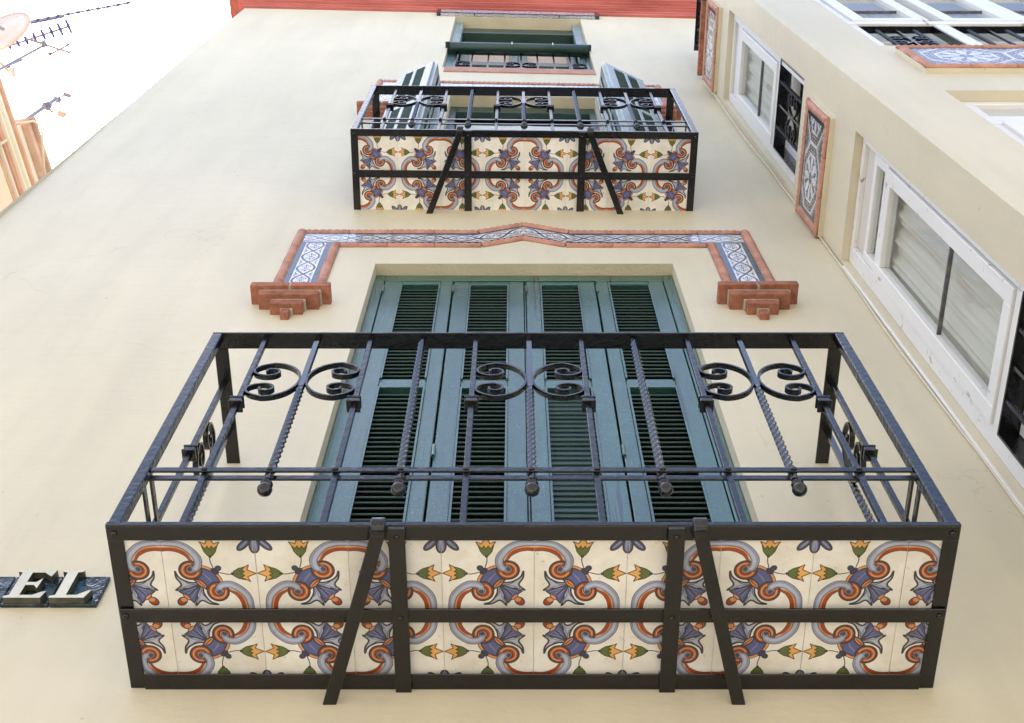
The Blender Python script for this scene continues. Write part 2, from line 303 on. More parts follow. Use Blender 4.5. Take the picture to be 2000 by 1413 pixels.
# glazed tiles with printed picture
def tilemat(name, im, rough, grime=.0, wav=.25):
    m, n, b = mat(name); uv = n.nodes.new('ShaderNodeUVMap'); t = n.nodes.new('ShaderNodeTexImage'); t.image = im; t.extension = 'REPEAT'; n.links.new(uv.outputs[0], t.inputs[0])
    tc = 'Object'; g = ramp(n, noise(n, 9, 6, .65), [(.35, (.84, .82, .77)), (.6, (1, 1, 1))]); c = mixc(n, 1.0, t.outputs[0], g, 'MULTIPLY')
    g2 = ramp(n, noise(n, 70, 4, .7), [(.28, (.62, .56, .48)), (.36, (1, 1, 1))]); c = vary(n, mixc(n, grime, c, g2, 'MULTIPLY'), .90, 1.02)
    n.links.new(c, b.inputs['Base Color']); b.inputs['Roughness'].default_value = rough; b.inputs['IOR'].default_value = 1.5
    bump(n, b, noise(n, 14, 3), wav, .003); return m
M['scroll'] = tilemat('painted_scroll_tile', scroll_tile(), .35, .8)
M['border'] = tilemat('painted_border_tile', border_tile(), .10, .3, .12)
M['star'] = tilemat('painted_star_tile', star_tile(), .12, .3, .12)

# ------------------------------------------------------------------ mesh helpers
class MB:
    def __init__(s): s.v = []; s.f = []; s.uv = {}
    def add(s, vs_, fs, uv=None):
        k = len(s.v); s.v += [tuple(v) for v in vs_]
        for f in fs: s.f.append(tuple(i+k for i in f))
        if uv: s.uv[len(s.f)-1] = uv
    def quad(s, a, b, c, d, uv=None): s.add([a, b, c, d], [(0, 1, 2, 3)], uv)
    def box(s, a0, a1, z0, z1, e0, e1, fn=None, uvf=None):
        fn = fn or (lambda a, z, e: (a, e, z))
        P = [fn(a, z, e) for e in (e0, e1) for z in (z0, z1) for a in (a0, a1)]
        s.add(P, [(0, 1, 3, 2), (4, 6, 7, 5), (0, 4, 5, 1), (2, 3, 7, 6), (0, 2, 6, 4), (1, 5, 7, 3)])
        if uvf: s.uv[len(s.f)-5] = [uvf(a, z) for a, z in ((a0, z0), (a0, z1), (a1, z1), (a1, z0))]
        return s
    def bar(s, p, q, w_, t, up=(0, 1, 0)):
        p, q = Vector(p), Vector(q); d = (q-p).normalized(); u = Vector(up); x = d.cross(u).normalized(); y = x.cross(d).normalized()
        P = [r+x*w_/2*i+y*t/2*j for r in (p, q) for i, j in ((-1, -1), (1, -1), (1, 1), (-1, 1))]
        s.add(P, [(0, 1, 2, 3), (7, 6, 5, 4), (0, 4, 5, 1), (1, 5, 6, 2), (2, 6, 7, 3), (3, 7, 4, 0)]); return s
    def rod(s, p, q, r, n=8, r2=None):
        p, q = Vector(p), Vector(q); d = (q-p).normalized(); x = d.orthogonal().normalized(); y = d.cross(x); r2 = r if r2 is None else r2
        P = [c+(x*math.cos(2*PI*k/n)+y*math.sin(2*PI*k/n))*rr for c, rr in ((p, r), (q, r2)) for k in range(n)]
        s.add(P, [tuple(range(n))[::-1], tuple(range(n, 2*n))]+[(k, (k+1) % n, n+(k+1) % n, n+k) for k in range(n)]); return s
    def tube(s, pts, r, n=7):
        pts = [Vector(p) for p in pts]; k0 = len(s.v); d0 = (pts[1]-pts[0]).normalized(); x = d0.orthogonal().normalized()
        for i, p in enumerate(pts):
            d = (pts[min(i+1, len(pts)-1)]-pts[max(i-1, 0)]).normalized(); x = (x-d*x.dot(d)).normalized(); y = d.cross(x)
            s.v += [tuple(p+(x*math.cos(2*PI*k/n)+y*math.sin(2*PI*k/n))*r) for k in range(n)]
        for i in range(len(pts)-1):
            for k in range(n): s.f.append((k0+i*n+k, k0+i*n+(k+1) % n, k0+(i+1)*n+(k+1) % n, k0+(i+1)*n+k))
        s.f.append(tuple(k0+k for k in range(n))[::-1]); s.f.append(tuple(k0+(len(pts)-1)*n+k for k in range(n))); return s
    def ribbon(s, pts, wid, th, fn=None):      # flat bar bent in the (a,z) plane, wid = depth outwards
        fn = fn or (lambda a, z, e: (a, e, z)); k0 = len(s.v); n = len(pts)
        for i, (a, z) in enumerate(pts):
            a0, z0 = pts[max(i-1, 0)]; a1, z1 = pts[min(i+1, n-1)]; L = math.hypot(a1-a0, z1-z0) or 1; nx, nz = -(z1-z0)/L, (a1-a0)/L
            for i_, j in ((-1, -1), (1, -1), (1, 1), (-1, 1)): s.v.append(tuple(fn(a+nx*th/2*i_, z+nz*th/2*i_, wid/2*j)))
        for i in range(n-1):
            for k in range(4): s.f.append((k0+4*i+k, k0+4*i+(k+1) % 4, k0+4*i+4+(k+1) % 4, k0+4*i+4+k))
        s.f.append((k0, k0+3, k0+2, k0+1)); e = k0+4*(n-1); s.f.append((e, e+1, e+2, e+3)); return s
    def lathe(s, prof, c, n=16):
        k0 = len(s.v); c = Vector(c)
        for r, z in prof: s.v += [tuple(c+Vector((r*math.cos(2*PI*k/n), r*math.sin(2*PI*k/n), z))) for k in range(n)]
        for i in range(len(prof)-1):
            for k in range(n): s.f.append((k0+i*n+k, k0+i*n+(k+1) % n, k0+(i+1)*n+(k+1) % n, k0+(i+1)*n+k))
        s.f.append(tuple(k0+k for k in range(n))[::-1]); s.f.append(tuple(k0+(len(prof)-1)*n+k for k in range(n))); return s
    def twist(s, z0, z1, size, pitch=.10, step=.003, hand=1):
        k0 = len(s.v); n = max(2, int((z1-z0)/step)); K = 16
        for i in range(n+1):
            z = z0+(z1-z0)*i/n; a = hand*2*PI*(z-z0)/pitch; f = min(1, i/6, (n-i)/6) if n > 14 else 1
            for k in range(K):
                t = 2*PI*k/K; q = (abs(math.cos(2*(t-PI/4)+0)))**1.4; r_ = size*1.12*(.47+.20*q*(.5+.5*f)); s.v.append((r_*math.cos(t+a), r_*math.sin(t+a), z))
        for i in range(n):
            for k in range(K): s.f.append((k0+K*i+k, k0+K*i+(k+1) % K, k0+K*i+K+(k+1) % K, k0+K*i+K+k))
        s.f.append(tuple(k0+k for k in range(K))[::-1]); e = k0+K*n; s.f.append(tuple(e+k for k in range(K))); return s
    def mesh(s, name, m, bev=0, smooth=False, seg=1):
        me = bpy.data.meshes.new(name); me.from_pydata(s.v, [], s.f)
        if s.uv:
            ul = me.uv_layers.new(name='UVMap')
            for fi, uvs in s.uv.items():
                pl = me.polygons[fi]
                for k, li in enumerate(pl.loop_indices): ul.data[li].uv = uvs[k]
        bm = bmesh.new(); bm.from_mesh(me); bmesh.ops.recalc_face_normals(bm, faces=bm.faces)
        if bev: bmesh.ops.bevel(bm, geom=bm.edges[:], offset=bev, segments=seg, affect='EDGES', clamp_overlap=True)
        bm.to_mesh(me); bm.free()
        if smooth: me.polygons.foreach_set('use_smooth', [True]*len(me.polygons))
        if smooth == 2: me.set_sharp_from_angle(angle=rad(50))
        me.materials.append(m); return me
def link(name, me, parent=None, loc=(0, 0, 0), rot=(0, 0, 0), scale=None):
    o = bpy.data.objects.new(name, me); COL.objects.link(o); o.parent = parent; o.location = loc; o.rotation_euler = rot
    if scale: o.scale = scale
    return o
def part(name, mb, m, parent, bev=0, smooth=False, **k): return link(name, mb.mesh(name, m, bev, smooth), parent, **k)
def tag(o, label=None, cat=None, group=None, kind=None):
    for a, b_ in (('label', label), ('category', cat), ('group', group), ('kind', kind)):
        if b_: o[a] = b_
    return o
def empty(name, label, cat, loc=(0, 0, 0), rz=0, group=None):
    o = bpy.data.objects.new(name, None); COL.objects.link(o); o.location = loc; o.rotation_euler = (0, 0, rz); o.empty_display_size = .1
    return tag(o, label, cat, group)

# ------------------------------------------------------------------ ground
g = MB()
g.quad((-300, -300, -1.6), (300, -300, -1.6), (300, 300, -1.6), (-300, 300, -1.6))
tag(part('ground', g, M['ground'], None), kind='structure')

# ------------------------------------------------------------------ wall sheets with openings
def sheet(mb, fn, A, Z, holes, e=0.0, dz=.4):
    As = sorted(set([A[0], A[1]]+[h[0] for h in holes]+[h[1] for h in holes])); As = [a for a in As if A[0] <= a <= A[1]]
    Zs = [Z[0], Z[1]]+[h[2] for h in holes]+[h[3] for h in holes]; z = Z[0]
    while z < Z[1]: Zs.append(round(z, 4)); z += dz
    Zs = sorted(set(x for x in Zs if Z[0] <= x <= Z[1]))
    for a0, a1 in zip(As, As[1:]):
        for z0, z1 in zip(Zs, Zs[1:]):
            am, zm = (a0+a1)/2, (z0+z1)/2
            if any(h[0] < am < h[1] and h[2] < zm < h[3] for h in holes): continue
            mb.quad(fn(a0, z0, e), fn(a1, z0, e), fn(a1, z1, e), fn(a0, z1, e))
def reveal(mb, fn, h, d, top=True):
    a0, a1, z0, z1 = h
    for p, q in (((a0, z0), (a0, z1)), ((a1, z0), (a1, z1)), ((a0, z0), (a1, z0)))+((((a0, z1), (a1, z1)),) if top else ()):
        mb.quad(fn(p[0], p[1], 0), fn(q[0], q[1], 0), fn(q[0], q[1], -d), fn(p[0], p[1], -d))

# ================================================================== HOUSE
house = empty('house', 'cream rendered house front with green shuttered doors under a red cornice', 'house')
D1 = (-.602, .684, 2.31, 5.07); D2 = (-.43, .537, 5.86, 8.31); W3 = (-.53, .59, 9.215, 11.455)
wm = MB(); sheet(wm, fac, (-2.455, 3.4), (-1.6, 12.1), [D1, D2, W3])
for h, d in ((D1, .10), (D2, .12), (W3, .22)): reveal(wm, fac, h, d, False)
wm.quad(fac(-2.455, -1.6, 0), fac(-2.455, 12.1, 0), (-2.455, 8, 12.1), (-2.455, 8, -1.6))
wm.quad((3.4, 0.05, -1.6), (3.4, 0.05, 12.1), (3.4, 8, 12.1), (3.4, 8, -1.6)); wm.quad((-2.455, 8, -1.6), (3.4, 8, -1.6), (3.4, 8, 12.1), (-2.455, 8, 12.1))
wm.quad((-2.455, -.06, 12.1), (3.4, .08, 12.1), (3.4, 8, 12.1), (-2.455, 8, 12.1))
wmesh = wm.mesh('wall', M['plaster']); link('wall', wmesh, house)
for h, d in ((D1, .10), (D2, .12), (W3, .22)):
    s_ = MB(); a0, a1, z0, z1 = h; s_.quad(fac(a0, z1, 0), fac(a1, z1, 0), fac(a1, z1, -d), fac(a0, z1, -d)); part('lintel_soffit', s_, M['rough'], house)
# cornice: stepped mouldings
steps = [(11.645, 11.72, .022), (11.722, 11.765, .034), (11.767, 11.80, .060), (11.802, 11.86, .072), (11.862, 11.885, .098), (11.887, 11.99, .118), (11.992, 12.02, .165), (12.022, 12.1, .185)]
for z0, z1, e in steps:
    c_ = MB(); xs = np.linspace(-2.455-e, 1.9, 9)
    for x0, x1 in zip(xs, xs[1:]): c_.box(float(x0), float(x1), z0, z1, -.03, e, fac)
    c_.box(-2.455-e, -2.455, z0, z1, -7.9, -.031, fac); part('cornice_moulding', c_, M['cornice'], house)
d_ = [link('roof_tile_end', None, house) for _ in range(0)]
dm = MB().box(-.034, .034, 0, .05, 0, .05, lambda a, z, e: (a, -e, z)).mesh('roof_tile_end', M['cornice'], .008)
for k in range(46):
    x = -2.5+k*.092; p = fac(x, 12.04, .22); link('roof_tile_end', dm, house, (p[0], p[1]+.045, p[2]-.035), (0, 0, rad(1.3)))
rt = MB(); rt.quad((-2.7, -.30, 12.105), (3.5, -.15, 12.105), (3.5, 8.2, 12.9), (-2.7, 8.2, 12.9)); part('roof', rt, M['cornice'], house)

# --- shuttered door behind the lower balcony
YS = -.057
def wood(mb, a0, a1, z0, z1, e0, e1, fn=fac): return mb.box(a0, a1, z0, z1, e0, e1, fn)
fr = MB(); wood(fr, -.60, -.558, 2.32, 5.065, YS-.03, YS+.006); wood(fr, .638, .682, 2.32, 5.065, YS-.03, YS+.006); wood(fr, -.558, .638, 5.005, 5.064, YS-.03, YS+.005)
part('door_frame', fr, M['green'], house, .002)
leaves = [(-.556, -.263, -.479, -.318), (-.260, .040, -.189, -.027), (.048, .343, .111, .272), (.346, .636, .400, .570)]
slatm = {}
def slat_mesh(w_, tilt, dep=.036, th=.0065):
    k = (round(w_, 3), tilt)
    if k not in slatm:
        b_ = MB(); c, s_ = math.cos(tilt), math.sin(tilt); h = [(-dep/2, -th/2), (dep/2, -th/2), (dep/2, th/2), (-dep/2, th/2)]
        P = [(x, y*c-z*s_, y*s_+z*c) for x in (-w_/2, w_/2) for y, z in h]
        b_.add(P, [(0, 1, 2, 3), (7, 6, 5, 4), (0, 4, 5, 1), (1, 5, 6, 2), (2, 6, 7, 3), (3, 7, 4, 0)]); slatm[k] = b_.mesh('slat', M['greendark'], .0015)  # slats take the darkened green, shade painted in
    return slatm[k]
for li, (a0, a1, l0, l1) in enumerate(leaves):
    lf = MB(); E0, E1 = YS-.03, YS+(.004 if li in (0, 3) else .001); l0 -= .003; l1 += .003
    wood(lf, a0+.0015, l0, 2.33, 5.0, E0, E1); wood(lf, l1, a1-.0015, 2.33, 5.0, E0, E1)
    wood(lf, l0, l1, 4.95, 5.0, E0, E1-.002); wood(lf, l0, l1, 3.95, 4.022, E0, E1-.002); wood(lf, l0, l1, 2.33, 2.86, E0, E1-.002)
    leaf = part('shutter_leaf', lf, M['green'], house, .0022)
    bd = MB()
    for z0, z1 in ((4.022, 4.95), (2.86, 3.95)):
        for a in (l0, l1-.007): bd.box(a, a+.007, z0, z1, E1+.0005, E1+.006, fac)
        bd.box(l0+.0075, l1-.0075, z1-.008, z1, E1+.0005, E1+.006, fac)
    part('bead', bd, M['green'], leaf)
    wdt = l1-l0-.004
    for z0, z1, closed in ((4.022, 4.95, False), (2.86, 3.95, li == 2)):
        nz = int((z1-z0)/(.0315 if not closed else .0315)); tilt = rad(42) if not closed else rad(80)
        for k in range(nz):
            z = z0+.018+k*(z1-z0-.02)/nz; j = rad(random.uniform(-2.5, 2.5))
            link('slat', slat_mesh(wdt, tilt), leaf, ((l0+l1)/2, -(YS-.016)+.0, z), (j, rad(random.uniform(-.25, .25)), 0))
    for hz in (4.86, 3.45):
        hg = MB(); hg.rod((a0+.002, -YS-.008, hz), (a0+.002, -YS-.008, hz+.07), .006); part('hinge', hg, M['green'], leaf)
bk = MB().box(.0415, .0465, 2.33, 4.99, YS-.03, YS-.012, fac); part('door_stop', bk, M['green'], house)

# --- open door behind the upper balcony
fr = MB(); Y2 = -.075
wood(fr, -.43, -.385, 5.9, 8.305, Y2-.05, Y2); wood(fr, .492, .537, 5.9, 8.305, Y2-.05, Y2); wood(fr, -.385, .492, 8.16, 8.304, Y2-.05, Y2-.001); part('door_frame', fr, M['greendark'], house, .002)
ind = MB()
for a0, a1 in ((-.383, .052), (.056, .490)):
    ind.box(a0, a0+.07, 5.9, 8.09, Y2-.12, Y2-.07, fac); ind.box(a1-.07, a1, 5.9, 8.09, Y2-.12, Y2-.07, fac); ind.box(a0+.07, a1-.07, 7.93, 8.09, Y2-.12, Y2-.072, fac); ind.box(a0+.07, a1-.07, 7.2, 7.3, Y2-.12, Y2-.072, fac)
    ind.box(a0+.07, a1-.07, 5.9, 6.7, Y2-.11, Y2-.085, fac)
part('inner_door', ind, M['white'], house, .002)
gp = MB(); gp.box(-.32, .43, 6.7, 7.93, Y2-.10, Y2-.096, fac); part('pane', gp, M['glass'], house)
cu = MB(); xs = np.linspace(-.36, .47, 70)
for i in range(69):
    y0, y1 = [.23+.012*math.sin(x*75)+.008*math.sin(x*31) for x in (xs[i], xs[i+1])]
    cu.quad((xs[i], y0, 5.9), (xs[i+1], y1, 5.9), (xs[i+1], y1+.02, 8.05), (xs[i], y0+.02, 8.05))
part('curtain', cu, M['curtain'], house)
# folded-back shutter leaves of the upper door
def free_leaf(p, q, z0, z1, nm):
    p, q = Vector((p[0], p[1], 0)), Vector((q[0], q[1], 0)); d = q-p; L = d.length; d.normalize(); nrm = Vector((d.y, -d.x, 0))
    if nrm.y > 0: nrm = -nrm
    fn = lambda a, z, e: tuple(p+d*a+nrm*e+Vector((0, 0, z)))
    b_ = MB(); st = .055
    b_.box(0, st, z0, z1, -.013, .013, fn); b_.box(L-st, L, z0, z1, -.013, .013, fn)
    for a, c in ((z1-.07, z1), ((z0+z1)/2+.1, (z0+z1)/2+.17), (z0, z0+.5)): b_.box(st, L-st, a, c, -.0125, .0125, fn)
    b_.box(L/2-.012, L/2+.012, z0+.5, z1-.07, -.012, .016, fn)
    lf = part(nm, b_, M['greenpale'], house, .002)
    ang = math.atan2(d.y, d.x)
    z = z0+.53; ms = slat_mesh(L-2*st, rad(52))
    while z < z1-.09:
        if not ((z0+z1)/2+.08 < z < (z0+z1)/2+.19):
            c = fn(L/2, z, 0); link('slat', ms, lf, c, (0, 0, ang))
        z += .034
    return lf
free_leaf((-.497, -.02), (-.522, -.215), 5.92, 8.32, 'shutter_leaf'); free_leaf((-.530, -.222), (-.762, -.125), 5.92, 8.32, 'shutter_leaf')
free_leaf((.570, -.015), (.588, -.205), 5.92, 8.32, 'shutter_leaf'); free_leaf((.597, -.210), (.850, -.090), 5.92, 8.32, 'shutter_leaf')
for x0 in (-.497, .565):
    b_ = MB().box(x0-.025, x0+.025, 5.92, 8.33, .002, .022, fac); part('shutter_post', b_, M['greenpale'], house, .003)

# --- top window
tw = MB(); Y3 = -.05
for a0, a1 in ((-.528, -.455), (.513, .588)): wood(tw, a0, a1, 9.22, 11.45, Y3-.07, Y3)
part('window_jamb', tw, M['greenpale'], house, .003)
tw = MB(); wood(tw, -.455, .513, 11.20, 11.45, -.20, -.10); wood(tw, -.455, .513, 11.14, 11.198, -.19, -.085); part('window_frame', tw, M['greendark'], house, .003)
for a0, a1 in ((-.452, .028), (.031, .510)):
    c_ = MB(); wood(c_, a0, a0+.07, 9.22, 11.13, -.21, -.17); wood(c_, a1-.07, a1, 9.22, 11.13, -.21, -.17)
    for z0, z1 in ((10.98, 11.13), (10.2, 10.32), (9.22, 9.5)): wood(c_, a0+.07, a1-.07, z0, z1, -.21, -.172)
    cs = part('casement', c_, M['green'], house, .003)
    b_ = MB().box(a0+.07, a1-.07, 9.5, 10.98, -.205, -.195, fac); part('reed_blind', b_, M['reed'], cs)
    b_ = MB()
    b_.box(a0+.02, a1-.02, 9.60, 9.66, -.165, -.15, fac); b_.box(a0+.02, a0+.07, 9.22, 9.60, -.165, -.15, fac); b_.box(a1-.07, a1-.02, 9.22, 9.60, -.165, -.15, fac); b_.box(a0+.07, a1-.07, 9.40, 9.45, -.165, -.15, fac)
    part('lower_sash', b_, M['white'], cs, .002)
b_ = MB().box(-.515, .588, 9.045, 9.195, -.05, .010, fac); part('window_sill', b_, M['terra'], house, .004)
bl = empty('rolled_blind', 'dark green rolled wooden blind hanging across the topmost window of the house', 'blind')
xs = [(-.535), .60]
b_ = MB(); P0 = Vector(fac(-.505, 9.90, .02)); P1 = Vector(fac(.578, 9.90, .02)); b_.rod(P0, P1, .038, 18); part('rolled_slats', b_, M['greendark'], bl, 0, True)
b_ = MB().box(-.545, .605, 9.952, 9.965, -.05, .050, fac); part('top_board', b_, M['greendark'], bl, .003)
b_ = MB()
for x in (-.02, .30): b_.rod(fac(x, 9.85, .062), fac(x, 9.97, .054), .004)
part('cord', b_, M['white'], bl)
b_ = MB()
for x in (-.36, .40): b_.rod(fac(x, 11.5, .004), fac(x, 11.42, .03), .006)
part('hook', b_, M['iron'], house)

# ================================================================== friezes and corbels
def rope_mesh(L, w_=.041, h=.014):
    b_ = MB(); pitch = .0325; ns = max(4, int(L/.0029)); nt_ = 10; k0 = 0
    for i in range(ns+1):
        s_ = L*i/ns; sh = .9 if i in (0, ns) else 1
        for j in range(nt_+1):
            t = PI*j/nt_; ph = PI*(s_/pitch)+t*.75; r = (1-.48*(1-abs(math.sin(ph))**.55))*sh
            b_.v.append((s_, -.002-h*math.sin(t)*r, w_/2*.86*math.cos(t)*(.9+.1*r)))
    for i in range(ns):
        for j in range(nt_): q = i*(nt_+1)+j; b_.f.append((q, q+1, q+nt_+2, q+nt_+1))
    b_.f.append(tuple(range(nt_+1))); b_.f.append(tuple(range(ns*(nt_+1), (ns+1)*(nt_+1)))[::-1])
    k = len(b_.v); P = [(x, y, z) for y in (.002, -.0065) for z in (-w_/2, w_/2) for x in (0, L)]
    b_.add(P, [(0, 1, 3, 2), (4, 6, 7, 5), (0, 4, 5, 1), (2, 3, 7, 6), (0, 2, 6, 4), (1, 5, 7, 3)])
    return b_.mesh('rope_tile', M['terra'], 0, True)
ropes = {}
def rope(parent, fn, p, q, ln=.212, gap=.002):
    p, q = Vector(p), Vector(q); L = (q-p).length; n_ = max(1, round(L/ln)); d = (q-p)/n_; l = L/n_-gap
    k = round(l, 3)
    if k not in ropes: ropes[k] = rope_mesh(k)
    for i in range(n_):
        a = p+d*i; A = Vector(fn(a.x, a.y, 0)); B = Vector(fn((a+d).x, (a+d).y, 0)); O = Vector(fn(a.x, a.y, 1))-A
        X = (B-A).normalized(); Y = -O; Y = (Y-X*Y.dot(X)).normalized(); Z = X.cross(Y)
        o = link('rope_tile', ropes[k], parent); mt = Matrix((X, Y, Z)).transposed().to_4x4(); mt.translation = A+X*gap/2+O*random.uniform(-.0005, .001)
        o.matrix_basis = mt
def strip_tile(parent, fn, p, q, wid, s0, name='tile', mm='border', th=.006, cut=None):
    # p->q along the band centre; uv runs along the band
    p, q = Vector(p), Vector(q); L = (q-p).length; d = (q-p).normalized(); nr = Vector((-d.y, d.x)); c = cut or (0, 0)
    g_ = .0012; pts = [p+d*(g_-c[0])-nr*wid/2, q-d*(g_-c[1])-nr*wid/2, q-d*(g_+c[1])+nr*wid/2, p+d*(g_+c[0])+nr*wid/2]
    b_ = MB(); F = [fn(a.x, a.y, th) for a in pts]; Bk = [fn(a.x, a.y, -.002) for a in pts]
    b_.add(F, [(0, 1, 2, 3)], [((s0-c[0])/.288, 0), ((s0+L+c[1])/.288, 0), ((s0+L-c[1])/.288, 1), ((s0+c[0])/.288, 1)])
    b_.add(F+Bk, [(0, 1, 5, 4), (1, 2, 6, 5), (2, 3, 7, 6), (3, 0, 4, 7)]); part(name, b_, M[mm], parent)
def frieze(dz, peak, label, zleg, xl=-1.005, xr=1.087):
    fz = empty('tile_frieze', label, 'tile frieze', fac(.041, 5.4+dz, 0)); bpy.context.view_layer.update()
    inv = fz.location.copy()
    fn = lambda a, z, e: tuple(Vector(fac(a, z+dz, e))-inv)
    c = .041; zt = 5.50; zo = 5.477; zi = 5.298; zc = 5.3865; wt = .142
    # outer rope
    R_ = .023
    rope(fz, fn, (xl+R_, zleg-.0), (xl+R_, zt-.002)); rope(fz, fn, (xr-R_, zt-.002), (xr-R_, zleg))
    if peak:
        rope(fz, fn, (xl+.047, zo), (c-.21, zo)); rope(fz, fn, (c-.21, zo), (c, zo+.112)); rope(fz, fn, (c, zo+.112), (c+.21, zo)); rope(fz, fn, (c+.21, zo), (xr-.047, zo))
        rope(fz, fn, (xl+.225, zi), (c-.19, zi)); rope(fz, fn, (c-.19, zi), (c, zi+.10)); rope(fz, fn, (c, zi+.10), (c+.19, zi)); rope(fz, fn, (c+.19, zi), (xr-.225, zi))
    else:
        rope(fz, fn, (xl+.047, zo), (xr-.047, zo)); rope(fz, fn, (xl+.225, zi), (xr-.225, zi))
    rope(fz, fn, (xl+.202, zleg), (xl+.202, zi+.022)); rope(fz, fn, (xr-.202, zi+.022), (xr-.202, zleg))
    # tiles: legs
    wl = .136; lx, rx = xl+.045+wl/2, xr-.045-wl/2
    for x, sg in ((lx, 1), (rx, -1)):
        z = zleg; s0 = 0
        top = zi+.0235
        while z < top-.01:
            z1 = min(z+.288, top); 
            if sg > 0: strip_tile(fz, fn, (x, z), (x, z1), wl, s0)
            else: strip_tile(fz, fn, (x, z1), (x, z), wl, .288-s0-(z1-z))
            s0 = (s0+z1-z) % .288; z = z1
    # horizontal run
    def run(p, q, ln, c0=0, c1=0, s0=0):
        p, q = Vector(p), Vector(q); L = (q-p).length; n_ = max(1, round(L/ln)); d = (q-p)/n_
        for i in range(n_): strip_tile(fz, fn, p+d*i, p+d*(i+1), wt, s0+L/n_*i, cut=(c0 if i == 0 else 0, c1 if i == n_-1 else 0))
    a0, a1 = xl+.047, xr-.047
    if peak:
        run((a0, zc), (c-.20, zc), .213, 0, .018, -.07); run((c-.20, zc), (c, zc+.106), .23, -.018, -.03); run((c, zc+.106), (c+.20, zc), .23, -.03, -.018, .06); run((c+.20, zc), (a1, zc), .213, .018, 0, .07)
    else: run((a0, zc), (a1, zc), .213)
    return fz
def corbel(x0, dz, label, fl=1):
    cb = empty('stepped_corbel', label, 'corbel', fac(x0, 4.6+dz, 0), group='stepped terracotta corbels'); inv = cb.location.copy()
    fn = lambda a, z, e: tuple(Vector(fac(a, z+dz, e))-inv)
    t = [(.158, 4.60, 4.638, .085), (.118, 4.545, 4.585, .068), (.063, 4.492, 4.532, .050), (.019, 4.440, 4.478, .033)]
    for k, (hw, z0, z1, e) in enumerate(t):
        j = [random.uniform(-.003, .003) for _ in range(3)]
        if k == 0:
            for s0, s1 in ((-hw, -.006), (.003, hw)): b_ = MB().box(x0+s0, x0+s1, z0+j[0]*.5, z1, -.004, e+random.uniform(-.003, .002), fn); part('brick', b_, M['brick'], cb, .0028)
        else: b_ = MB().box(x0-hw+j[0], x0+hw+j[1], z0, z1, -.004, e+j[2], fn); part('brick', b_, M['brick'], cb, .0028)
        if k < 3:
            nh, nz0, nz1, ne = t[k+1]; b_ = MB().box(x0-nh-.004, x0+nh+.006, nz1-.003, z0+.004, -.004, ne-.004, fn); part('mortar_bed', b_, M['mortar'], cb, .003)
    b_ = MB().box(x0-.006, x0+.003, 4.601, 4.637, -.004, .078, fn); part('mortar_joint', b_, M['mortar'], cb)
frieze(0, True, 'peaked blue and white tile frieze framed in rope moulding above the large green shutters', 4.64)
corbel(-.889, 0, 'left stepped brick corbel under the peaked frieze, beside the large green shutters'); corbel(.967, 0, 'right stepped brick corbel under the peaked frieze, beside the large green shutters')
frieze(3.20, False, 'straight tile frieze with rope moulding half hidden behind the upper balcony shutters', 4.64, -.955, 1.02)
corbel(-.826, 3.11, 'stepped brick corbel seen through the left end of the upper balcony railing'); corbel(.884, 3.11, 'stepped brick corbel seen through the right end of the upper balcony railing')
ts = empty('tile_strip', 'thin pale patterned tile strip with dark ends just below the red cornice', 'tile strip', fac(.03, 11.56, 0)); inv = ts.location.copy()
fnS = lambda a, z, e: tuple(Vector(fac(a, z, e))-inv)
x = -.665
for k in range(7):
    strip_tile(ts, fnS, (x, 11.563), (x+.1985, 11.563), .19, x, th=.032); x += .1985
for a0, a1 in ((-.70, -.667), (.727, .762)): part('end_tile', MB().box(a0, a1, 11.466, 11.660, -.01, .0325, fnS), M['dark'], ts)

